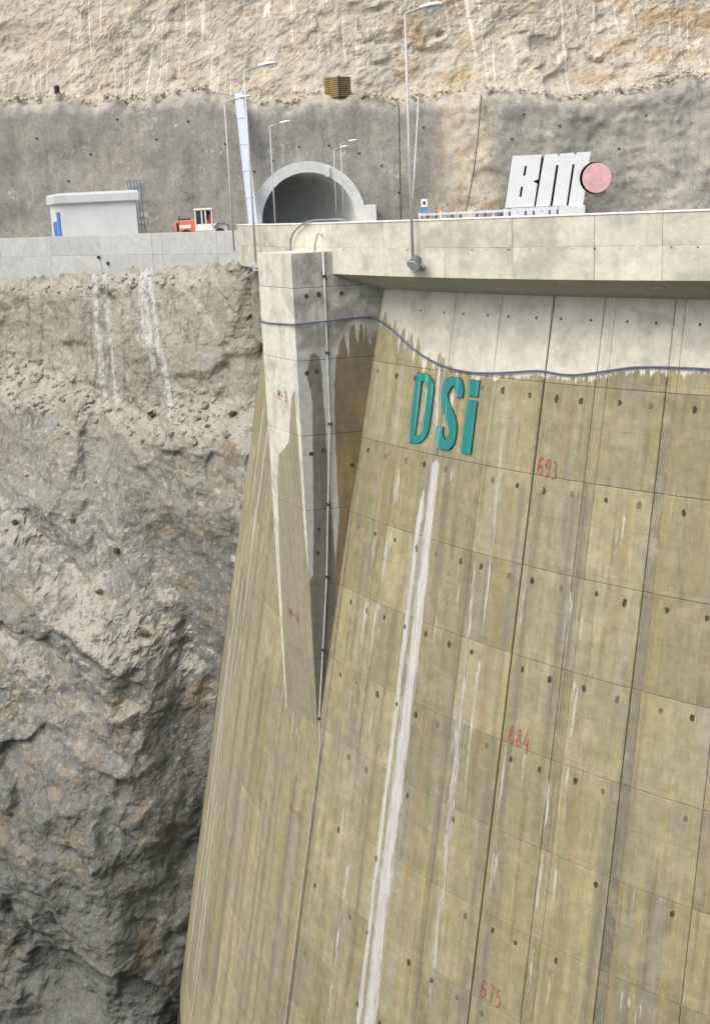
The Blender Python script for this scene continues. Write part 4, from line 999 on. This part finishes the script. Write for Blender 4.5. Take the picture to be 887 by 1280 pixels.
# floodlight by the tall lamp
M['flood'] = plain('grey_floodlight_housing', (0.16, 0.165, 0.16), 0.45, .2, .4)
fl = cyl(214.75, 49.42, .02)
ft = thing('floodlight', 'grey bell-shaped floodlight on the parapet at the foot of the tall lamp', 'floodlight', tuple(fl))
ax = Vector((-.45, -.55, -.62)).normalized()
c0 = fl + Vector((.05, -.02, .12))
MB().tube([c0, c0 + ax * .06, c0 + ax * .25, c0 + ax * .4], [.09, .16, .2, .25], 14).obj('housing', M['flood'], ft, smooth=False)
MB().tube([c0 + ax * .405, c0 + ax * .425], [.23, .22], 14).obj('glass', M['lens'], ft)
sdv = ax.cross(Vector((0, 0, 1))).normalized(); 
MB().tube(smoothpath([c0 + ax * .2 + sdv * .22, c0 + ax * .25 + sdv * .27 + Vector((0, 0, -.1)), c0 + ax * .3 + Vector((0, 0, -.3)), c0 + ax * .25 - sdv * .27 + Vector((0, 0, -.1)), c0 + ax * .2 - sdv * .22]), .022, 6).obj('yoke', M['flood'], ft)
MB().tube([c0 + ax * .05, c0 - ax * .1 + Vector((-.08, .2, 0)), Vector((lt.x, lt.y, lt.z + .1))], .03, 6).obj('mount', M['flood'], ft)

# ------------------------------------------------------------------ tunnel portal
M['portal'] = mat_concrete('pale_portal_concrete', (0.64, 0.665, 0.675), (0.54, 0.56, 0.565), .35, .2, .5)
M['lining'] = mat_concrete('tunnel_lining', (0.80, 0.80, 0.79), (0.7, 0.7, 0.69), .3, .3, .5)
ax_ = Vector((-sa, ca, 0)); rx_ = Vector((ca, sa, 0))
def tp(a, r, d): return TUN + ax_ * d + rx_ * (r * math.cos(a)) + Vector((0, 0, TCZ + r * math.sin(a)))
tun = thing('tunnel_portal', 'pale concrete arch of the road tunnel mouth in the grey wall', 'tunnel', (TUN.x, TUN.y, 0))
angs = [math.radians(k) for k in range(0, 181, 9)]
N = len(angs)
def ringpts(r, d, floor=True):
    return [TUN + ax_ * d + rx_ * r + Vector((0, 0, -.5))] + [tp(a, r, d) for a in angs] + [TUN + ax_ * d - rx_ * r + Vector((0, 0, -.5))]
mb = MB(); rings = [ringpts(6.3, 1.6), ringpts(6.3, 7), ringpts(5.15, 7), ringpts(5.15, 1.6)]; K = len(rings[0])
vs = [v for r in rings for v in r]
mb.add(vs, [(j * K + i, ((j + 1) % 4) * K + i, ((j + 1) % 4) * K + i + 1, j * K + i + 1) for j in range(4) for i in range(K - 1)])
mb.obj('portal_arch', M['portal'], tun)
rings = []; TR = 9.5                                  # the bore bends to the left behind the portal
for q in np.linspace(0, 1.25, 15):
    c_ = TUN + ax_ * (1.8 + TR * math.sin(q)) - rx_ * (TR * (1 - math.cos(q))); r_ = rx_ * math.cos(q) + ax_ * math.sin(q)
    rings.append([c_ + r_ * 5.14 + Vector((0, 0, -.5))] + [c_ + r_ * (5.14 * math.cos(a)) + Vector((0, 0, TCZ + 5.14 * math.sin(a))) for a in angs] + [c_ - r_ * 5.14 + Vector((0, 0, -.5))])
mb = MB(); vs = [v for r in rings for v in r]
mb.add(vs, [(j * K + i, (j + 1) * K + i, (j + 1) * K + i + 1, j * K + i + 1) for j in range(14) for i in range(K - 1)]); mb.obj('tunnel_lining', M['lining'], tun, smooth=False)
mb = MB(); mb.add([TUN + ax_ * d + rx_ * s_ + Vector((0, 0, .002)) for d, s_ in ((1.7, -5.1), (1.7, 5.1), (34, 5.1), (38, -40), (20, -40))], [(0, 1, 2, 3, 4)]); mb.obj('tunnel_floor', M['asphalt'], tun)
mb = MB(); q = TUN + rx_ * 6.6 + ax_ * 1.0; mb.box(q.x - .45, q.x + .75, q.y - 1, q.y + 3, -.4, 2.35); mb.obj('wing_block', M['portal'], tun, bevel=.03)
mb = MB(); q = tp(math.radians(66), 5.6, 1.42); mb.box(q.x - .22, q.x + .22, q.y - .12, q.y + .14, q.z - .55, q.z + .45); mb.obj('junction_box', M['portal'], tun, bevel=.02)

# ------------------------------------------------------------------ white duct, pole and cables on the wall
M['duct'] = plain('white_sheet_metal', (0.44, 0.50, 0.58), .5, .1, .5, .05)
d0_ = at(298.5, 117, 140.0); d1_ = at(317, 282, 134.2)
du = thing('white_duct', 'white square sheet-metal duct leaning against the grey wall', 'duct', tuple(d1_))
dv = (d0_ - d1_); Ld = dv.length; dv.normalize(); sx = Vector((1, 0, 0)) - dv * dv.x; sx.normalize(); sy = dv.cross(sx)
for k_ in range(5):
    a = d1_ + dv * (Ld * k_ / 5 + .02); b = d1_ + dv * (Ld * (k_ + 1) / 5 - .02); h = .47
    vs = [p_ + sx * i * h + sy * j * h for p_ in (a, b) for j in (-1, 1) for i in (-1, 1)]
    mb = MB(); mb.add(vs, [(0, 2, 3, 1), (4, 5, 7, 6), (0, 1, 5, 4), (2, 6, 7, 3), (0, 4, 6, 2), (1, 3, 7, 5)]); s_ = mb.obj('duct_section', M['duct'], du)
    mb = MB(); h2 = .52; vs = [p_ + sx * i * h2 + sy * j * h2 for p_ in (b - dv * .05, b + dv * .05) for j in (-1, 1) for i in (-1, 1)]
    mb.add(vs, [(0, 2, 3, 1), (4, 5, 7, 6), (0, 1, 5, 4), (2, 6, 7, 3), (0, 4, 6, 2), (1, 3, 7, 5)]); mb.obj('flange', M['duct'], s_)
P = [at(513, 116, 141.5), at(522.5, 123, 139.0), at(521.5, 150, 138.4), at(518, 210, 137), at(514, 272, 135.5)]
tag(MB().tube(P, .085, 8).obj('pipe', M['pipe'], smooth=True, origin=tuple(P[-1])), 'thin white pipe slanting down the grey wall behind the tall lamp', 'pipe')
M['cable'] = plain('black_cable', (0.03, 0.03, 0.03), .6)
for pts, lab in (([(489, 121, 141.8), (498, 133, 138.3), (499, 180, 138.2), (500, 230, 138.0), (501, 276, 137.6)], 'black cable hanging down the grey wall right of the tunnel'),
                 ([(601, 119, 141.5), (600, 135, 138.2), (595, 190, 137.8), (588, 235, 137.6), (581, 268, 137.4)], 'black cable hanging down the pale rock left of the white sign')):
    P = smoothpath([at(*q) for q in pts], 3)
    tag(MB().tube(P, .055, 6).obj('cable', M['cable'], origin=tuple(P[-1])), lab, 'cable')

# ------------------------------------------------------------------ BM sign
M['signface'] = plain('pale_blue_grey_sign_paint', (0.66, 0.72, 0.725), .5, 0, .3, .03, .8)
M['signside'] = plain('black_sign_edge', (0.02, 0.02, 0.022), .6)
M['pink'] = plain('faded_pink_paint', (0.60, 0.38, 0.40), .6, 0, .3, .10, 1.2)
SY = 136.0
def zp(x, y):
    v = at(600 + x / 4.435, 160 + y / 4.435, SY); return (v.x, v.z)
bs = thing('letter_sign', 'large white slanted letters BM with a faded pink disc before the rock', 'sign', (zp(350, 440)[0], SY, zp(350, 440)[1]))
def smap(x, y, d): return Vector((x, SY + .25 - d, y))
mats = [M['signface'], M['signside']]
Bo = [(175, 155), (337, 148), (318, 284), (289, 296), (313, 309), (294, 437), (133, 443)]
Bh1 = [(244, 210), (256, 210), (246, 265), (234, 265)]; Bh2 = [(222, 325), (234, 325), (225, 381), (213, 381)]
fill_letter('letter', [[zp(*q) for q in Bo], [zp(*q) for q in Bh1], [zp(*q) for q in Bh2]], .55, smap, mats, bs)
Mo = [(352, 149), (424, 143), (431, 157), (441, 142), (514, 138), (522, 151), (531, 136), (607, 132), (565, 429), (484, 431), (519, 203), (507, 200), (473, 431), (396, 433), (430, 206), (417, 205), (383, 433), (303, 437)]
fill_letter('letter', [[zp(*q) for q in Mo]], .55, smap, mats, bs)
cxx, czz = zp(638, 277); rr_ = (zp(718, 277)[0] - zp(558, 277)[0]) / 2
mb = MB(); n = 40; vs = []
for y_, r_ in ((SY - .62, rr_), (SY - .30, rr_), (SY - .30, rr_ * 1.07), (SY - .12, rr_ * 1.07)):
    vs += [(cxx + (-.12 if r_ > rr_ else 0) + r_ * math.cos(2 * math.pi * k / n), y_, czz + r_ * math.sin(2 * math.pi * k / n)) for k in range(n)]
mb.add(vs, [tuple(range(n))], 0); mb.add([], []); 
o0 = 0
mb.f += [(j * n + k, j * n + (k + 1) % n, (j + 1) * n + (k + 1) % n, (j + 1) * n + k) for j in range(3) for k in range(n)]; mb.mi += [1] * (3 * n)
mb.obj('disc', [M['pink'], M['signside']], bs)
fill_letter('backing', [[zp(*q) for q in [(182, 170), (335, 163), (410, 158), (500, 154), (598, 150), (560, 424), (138, 438)]]], .12, lambda x, y, d: Vector((x, SY + .42 - d, y)), [M['signside'], M['signside']], bs)
a = zp(130, 447); b = zp(575, 434); mb = MB()
mb.box(a[0], b[0], SY - .5, SY + .6, -.1, a[1] - .02); mb.obj('plinth', M['portal'], bs, bevel=.03)

# ------------------------------------------------------------------ guard rail, signs behind the parapet at right
M['railw'] = plain('white_rail_paint', (0.72, 0.74, 0.78), .5); M['blue'] = plain('blue_paint', (0.03, 0.09, 0.30), .5); M['bluef'] = plain('pale_blue_paint', (0.10, 0.25, 0.55), .5)
gr = thing('guardrail', 'white guard rail with blue posts along the far roadside', 'guardrail', (8.0, 128.0, 0))
g0, g1 = at(524, 268.5, 128), at(640, 264.5, 130); 
def gp_(t): return Vector((g0.x + (g1.x - g0.x) * t, 128 + 2 * t, 0))
mb = MB(); zr = 1.12
q0, q1 = gp_(0), gp_(1.5)
mb.add([q + Vector((0, dy, z)) for q in (q0, q1) for dy, z in ((0, zr - .16), (0, zr + .10), (.1, zr + .10), (.1, zr - .16))], [(0, 1, 2, 3), (7, 6, 5, 4), (0, 4, 5, 1), (1, 5, 6, 2), (2, 6, 7, 3), (3, 7, 4, 0)]); mb.obj('rail', M['railw'], gr)
for k_ in range(18):
    q = gp_(k_ / 17 * 1.5); hh = zr + .14 + random.uniform(-.06, .08); mb = MB(); mb.box(q.x - .09, q.x + .09, q.y + .12, q.y + .3, 0, hh); mb.obj('rail_post', M['blue'] if k_ % 3 else M['railw'], gr)
rs = thing('road_sign', 'small blue and white information sign right of the tall lamp', 'sign', (at(530, 258, 127).x, 127, 0))
q = at(530, 258, 127)
mb = MB(); mb.tube([(q.x, 127.06, 0), (q.x, 127.06, q.z + .8)], .035, 8); mb.obj('post', M['lampmetal'], rs)
mb = MB(); mb.box(q.x - .33, q.x + .33, 127, 127.03, q.z - .05, q.z + .72); mb.obj('white_plate', M['railw'], rs)
mb = MB(); mb.box(q.x - .33, q.x + .33, 127, 127.03, q.z - .45, q.z - .06); mb.obj('blue_plate', M['bluef'], rs)
mb = MB(); mb.box(q.x - .12, q.x + .12, 126.985, 127.0, q.z + .16, q.z + .5); mb.obj('symbol', M['cable'], rs)
q = at(549.5, 263, 128.5)
tc = thing('traffic_cone', 'small orange and white traffic marker beside the guard rail', 'cone', (q.x, 127.6, 0))
M['orange'] = plain('orange_plastic', (0.75, 0.28, 0.03), .5)
MB().tube([(q.x, 127.6, .02), (q.x, 127.6, 1.35)], [.14, .11], 10).obj('post', M['railw'], tc); MB().tube([(q.x, 127.6, 1.36), (q.x, 127.6, 1.5), (q.x, 127.6, 1.95)], [.14, .12, .06], 10).obj('cap', M['orange'], tc)

# ------------------------------------------------------------------ small building at left
M['bwall'] = plain('pale_blue_grey_render', (0.50, 0.53, 0.535), .75, 0, .2, .05, .6); M['broof'] = plain('pale_roof_sheet', (0.46, 0.50, 0.51), .6, 0, .3, .06, .6); M['bblue'] = plain('blue_door_paint', (0.05, 0.16, 0.45), .5)
BX0, BX1, BY = -23.15, -16.85, 104.0; BH = at(75, 254, 104).z
bl = thing('utility_building', 'small flat-roofed pale grey utility building behind the left wall', 'building', ((BX0 + BX1) / 2, BY + 2.5, 0))
sk = Vector((-.95, 1.4, 0))                                     # the end wall recedes to the left
A0 = Vector((BX0, BY, 0)); A1 = Vector((BX1, BY - .25, 0)); A2 = A1 + sk * 3.0; A3 = A0 + sk * 1.0; A2 = A1 + Vector((-1.5, 5.0, 0)); A3 = A0 + Vector((-2.0, 5.0, 0))
mb = MB(); mb.prism([A0.xy, A1.xy, A2.xy, A3.xy], -.05, BH); mb.obj('wall', M['bwall'], bl)
# deep rounded fascia round the roof
mb = MB(); pr_ = [(.0, -.06), (.30, -.05), (.33, .0), (.34, .58), (.24, .74), (-.2, .80)]
cor = [A0, A1, A2, A3]; cen = sum(cor, Vector()) / 4; vs = []
for c in cor:
    dirv = Vector((1 if c.x > cen.x else -1, 1 if c.y > cen.y else -1, 0))
    for o_, z in pr_: vs.append(c + dirv * o_ + Vector((0, 0, BH + z)))
n = len(pr_)
mb.add(vs, [(i * n + k, ((i + 1) % 4) * n + k, ((i + 1) % 4) * n + k + 1, i * n + k + 1) for i in range(4) for k in range(n - 1)] + [tuple(i * n + n - 1 for i in range(4)), tuple(i * n for i in range(4))[::-1]])
mb.obj('roof', M['broof'], bl)
dl = (A3 - A0).normalized(); nl = Vector((-dl.y, dl.x, 0)); nl = nl if nl.x < 0 else -nl
for t0, t1, z1_ in ((.35, 1.75, 2.75), (2.5, 3.9, 2.0)):
    mb = MB(); vs = [A0 + dl * t + nl * o_ + Vector((0, 0, z)) for z in (.05, z1_) for t, o_ in ((t0, .01), (t1, .01), (t1, .09), (t0, .09))]
    mb.add(vs, [(3, 2, 1, 0), (4, 5, 6, 7), (0, 1, 5, 4), (1, 2, 6, 5), (2, 3, 7, 6), (3, 0, 4, 7)]); mb.obj('blue_door', M['bblue'], bl)
# blue ladder frame behind the building
lf = thing('ladder_frame', 'blue steel caged ladder frame standing behind the utility building', 'ladder', (-17.8, 110, 0))
x0_, x1_ = at(162, 240, 110).x, at(178, 240, 110).x; zt_ = at(170, 226, 110).z
for k_ in range(5):
    x = x0_ + (x1_ - x0_) * k_ / 4; zb_ = 0 if k_ > 1 else 2.2
    MB().tube([(x, 110, zb_), (x - .1, 110, zt_)], .03, 6).obj('upright', M['blue'], lf)
for k_ in range(7):
    z = zt_ - k_ * .62; MB().tube([(x0_ + (0 if k_ < 3 else .6) - .1, 109.95, z), (x1_ - .05, 109.95, z)], .022, 6).obj('rung', M['blue'], lf)

# ------------------------------------------------------------------ tractor loader
M['tred'] = plain('faded_red_paint', (0.56, 0.16, 0.105), .5, 0, .4, .1, 2); M['twhite'] = plain('cab_white_paint', (0.70, 0.70, 0.68), .45); M['glass'] = plain('dark_cab_glass', (0.03, 0.04, 0.045), .1, 0, .6); M['tyre'] = plain('tyre_rubber', (0.02, 0.02, 0.02), .9)
TX = -13.3; TY = 99.5; tr = thing('loader_tractor', 'red loader tractor with a white cab parked behind the left wall', 'tractor', (TX + 2, TY + 1, 0))
mb = MB(); mb.add([(TX + x, TY + y, z) for y in (.35, 1.55) for x, z in ((0, .75), (0, 1.52), (.12, 1.60), (1.0, 1.68), (1.70, 1.62), (1.74, .75))], [(0, 1, 2, 3, 4, 5), (11, 10, 9, 8, 7, 6), (0, 6, 7, 1), (1, 7, 8, 2), (2, 8, 9, 3), (3, 9, 10, 4), (4, 10, 11, 5), (5, 11, 6, 0)])
hd = mb.obj('hood', M['tred'], tr, bevel=.05)
mb = MB(); mb.box(TX + .16, TX + .34, TY + .335, TY + .35, .8, 1.45); mb.obj('vent', M['tyre'], hd)
mb = MB(); mb.box(TX + .40, TX + 1.3, TY + .33, TY + .35, 1.02, 1.28); mb.obj('side_stripe', M['twhite'], hd)
mb = MB(); mb.box(TX + .5, TX + 1.2, TY + .6, TY + 1.3, 1.66, 1.78); mb.obj('air_cleaner', M['tyre'], hd)
MB().tube([(TX + .35, TY + .9, 1.6), (TX + .35, TY + .9, 2.0)], .05, 8).obj('exhaust', M['tyre'], hd)
mb = MB(); c0_, c1_ = TX + 1.66, TX + 3.05
mb.box(c0_, c1_, TY + .3, TY + 1.6, .75, 1.28); cb = mb.obj('cab', M['twhite'], tr, bevel=.03)
for x in (c0_ + .04, c0_ + .55, c0_ + .86, c1_ - .04):
    for y in (TY + .34, TY + 1.56):
        mb = MB(); mb.box(x - .05, x + .05, y - .04, y + .04, 1.28, 2.36); mb.obj('pillar', M['twhite'], cb)
mb = MB(); mb.box(c0_ - .06, c1_ + .06, TY + .22, TY + 1.68, 2.36, 2.5); mb.obj('cab_roof', M['twhite'], cb, bevel=.04)
for x0_, x1_ in ((c0_ + .09, c0_ + .50), (c0_ + .60, c0_ + .81)):
    mb = MB(); mb.box(x0_, x1_, TY + .35, TY + .37, 1.4, 2.32); mb.obj('window', M['glass'], cb)
mb = MB(); mb.box(c0_ + .09, c1_ - .09, TY + 1.5, TY + 1.53, 1.3, 2.32); mb.obj('window', M['glass'], cb)
mb = MB(); mb.box(c0_ + .72, c1_ - .15, TY + .7, TY + 1.2, 1.2, 1.62); mb.box(c1_ - .32, c1_ - .14, TY + .7, TY + 1.2, 1.6, 2.0); mb.obj('seat', M['tred'], cb, bevel=.03)
for wx_, r_ in ((TX + .9, .46), (TX + 3.6, .46)):
    for y in (TY + .25, TY + 1.65):
        wh_ = MB().tube([(wx_, y - .2, r_), (wx_, y + .2, r_)], r_, 20).obj('wheel', M['tyre'], tr, bevel=.06)
        MB().tube([(wx_, y - .22, r_), (wx_, y + .22, r_)], r_ * .5, 14).obj('rim', M['tred'], wh_)
mb = MB(); vs = []; K = 9
for i in range(K):
    a = math.radians(20 + 140 * i / (K - 1)); 
    for y in (TY - .02, TY + .55): vs.append((TX + 3.75 + .66 * math.cos(a), y, .72 + .66 * math.sin(a)))
mb.add(vs, [(2 * i, 2 * i + 1, 2 * i + 3, 2 * i + 2) for i in range(K - 1)]); fd = mb.obj('fender', M['tyre'], tr)
mb = MB(); mb.box(c1_, TX + 4.2, TY + .35, TY + 1.55, .6, 1.28); mb.obj('rear_deck', M['twhite'], tr, bevel=.04)

# ------------------------------------------------------------------ things on the upper bench
M['yellow'] = plain('yellow_form_board', (0.27, 0.215, 0.085), .8, 0, .2, .25, 2); M['crateframe'] = plain('brown_timber', (0.07, 0.05, 0.03), .85)
ce = at(423, 119, 142.6); 
cr = thing('slatted_crate', 'yellow slatted timber crate on the upper bench above the tunnel', 'crate', tuple(ce))
pL, pC, pR = at(405.5, 121, 143.4), at(424, 121.5, 142.4), at(439.5, 120.5, 143.4)
zb_ = ce.z - .12; zt_ = at(423, 95, 142.6).z
for k_ in range(10):
    z = zb_ + (zt_ - zb_) * k_ / 10
    for a, b, m_ in ((pL, pC, 'yellow'), (pC, pR, 'yellow')):
        d_ = (b - a); d_.z = 0; d_.normalize(); n_ = Vector((d_.y, -d_.x, 0))
        vs = [Vector((p_.x, p_.y, 0)) + n_ * o_ + Vector((0, 0, zz_)) for zz_ in (z, z + (zt_ - zb_) / 10 - .085) for p_, o_ in ((a, 0), (b, 0), (b, -.06), (a, -.06))]
        mb = MB(); mb.add(vs, [(3, 2, 1, 0), (4, 5, 6, 7), (0, 1, 5, 4), (1, 2, 6, 5), (2, 3, 7, 6), (3, 0, 4, 7)]); mb.obj('slat', M[m_], cr)
pB = pL + pR - pC
mb = MB(); ins = [(p_ - (pL + pR) / 2) * .93 + (pL + pR) / 2 for p_ in (pL, pC, pR, pB)]
mb.prism([p_.xy for p_ in ins], zb_, zt_ - .05); mb.obj('crate_body', M['crateframe'], cr)
mb = MB(); mb.box(pC.x - .1, pC.x + .1, pC.y - .14, pC.y - .02, zb_, zt_ + .03); mb.obj('corner_post', M['crateframe'], cr)
bq = at(72, 119, 143)
bt = thing('barrel', 'dark upright barrel on the left of the upper bench', 'barrel', (bq.x, 143, bq.z - .3))
MB().tube([(bq.x, 143, bq.z - .4), (bq.x, 143, bq.z + .95)], .30, 14).obj('drum', M['cable'], bt, bevel=.02)
MB().tube([(bq.x, 143, bq.z + .96), (bq.x, 143, bq.z + 1.02)], .27, 14).obj('lid', M['flood'], bt)

# ------------------------------------------------------------------ little shrubs on the cliff
M['leaf'] = plain('dry_olive_leaves', (0.15, 0.135, 0.065), .8, 0, .1, .4, 6); M['twig'] = plain('twig_bark', (0.12, 0.09, 0.06), .9)
def shrub(px, py, r, lab):
    # find the cliff point seen there by marching along the ray
    o_ = Vector((0, 0, CZ)); d_ = (at(px, py, 50.0) - o_) / 50.0
    hit = None
    for k_ in range(0, 3000):
        q = o_ + d_ * (45 + k_ * .02)
        i = int(round((q.x + 44) / .115)); j = int(round((q.z + 52) / .115))
        if 0 <= i < nx_ and 0 <= j < ny_ and Pc[j, i, 1] <= q.y: hit = q; break
    if hit is None: return
    t = thing('shrub', lab, 'shrub', tuple(hit), 'small shrubs on the rock')
    mb = MB()
    for k_ in range(6):
        e = Vector((random.uniform(-1, 1), random.uniform(-1, .1), random.uniform(.4, 1.1))) * r
        mb.tube([hit + Vector((0, .05, -.05)), hit + e], [.02, .008], 5)
    mb.obj('stem', M['twig'], t)
    mb = MB()
    for k_ in range(170):
        v = Vector((random.gauss(0, .45), random.gauss(-.15, .4), random.gauss(.45, .35))) * r; c = hit + v
        a = Vector((random.uniform(-1, 1), random.uniform(-1, 1), random.uniform(-1, 1))).normalized(); b = a.orthogonal().normalized(); l_ = random.uniform(.05, .10)
        mb.add([c - a * l_, c + b * l_ * .45, c + a * l_, c - b * l_ * .45], [(0, 1, 2, 3)])
    mb.obj('leaves', M['leaf'], t)
for px, py, r, lab in ((190, 520, .45, 'small yellowish shrub on the ledge below the right lime run'), (182, 795, .5, 'small olive shrub in the gully left of the dam edge'), (125, 742, .35, 'low shrub at the top of the pale diagonal ledge'),
                       (291, 520, .4, 'small shrub on the ledge right against the dam edge'), (92, 652, .3, 'tiny shrub high on the left rock face'), (20, 655, .35, 'tiny shrub at the left edge of the picture'), (147, 690, .35, 'tiny dark shrub on the rock above the gully')):
    shrub(px, py, r * .65, lab)

for o in bpy.data.objects:
    if '_org' in o: del o['_org']
print('objects', len(bpy.data.objects))
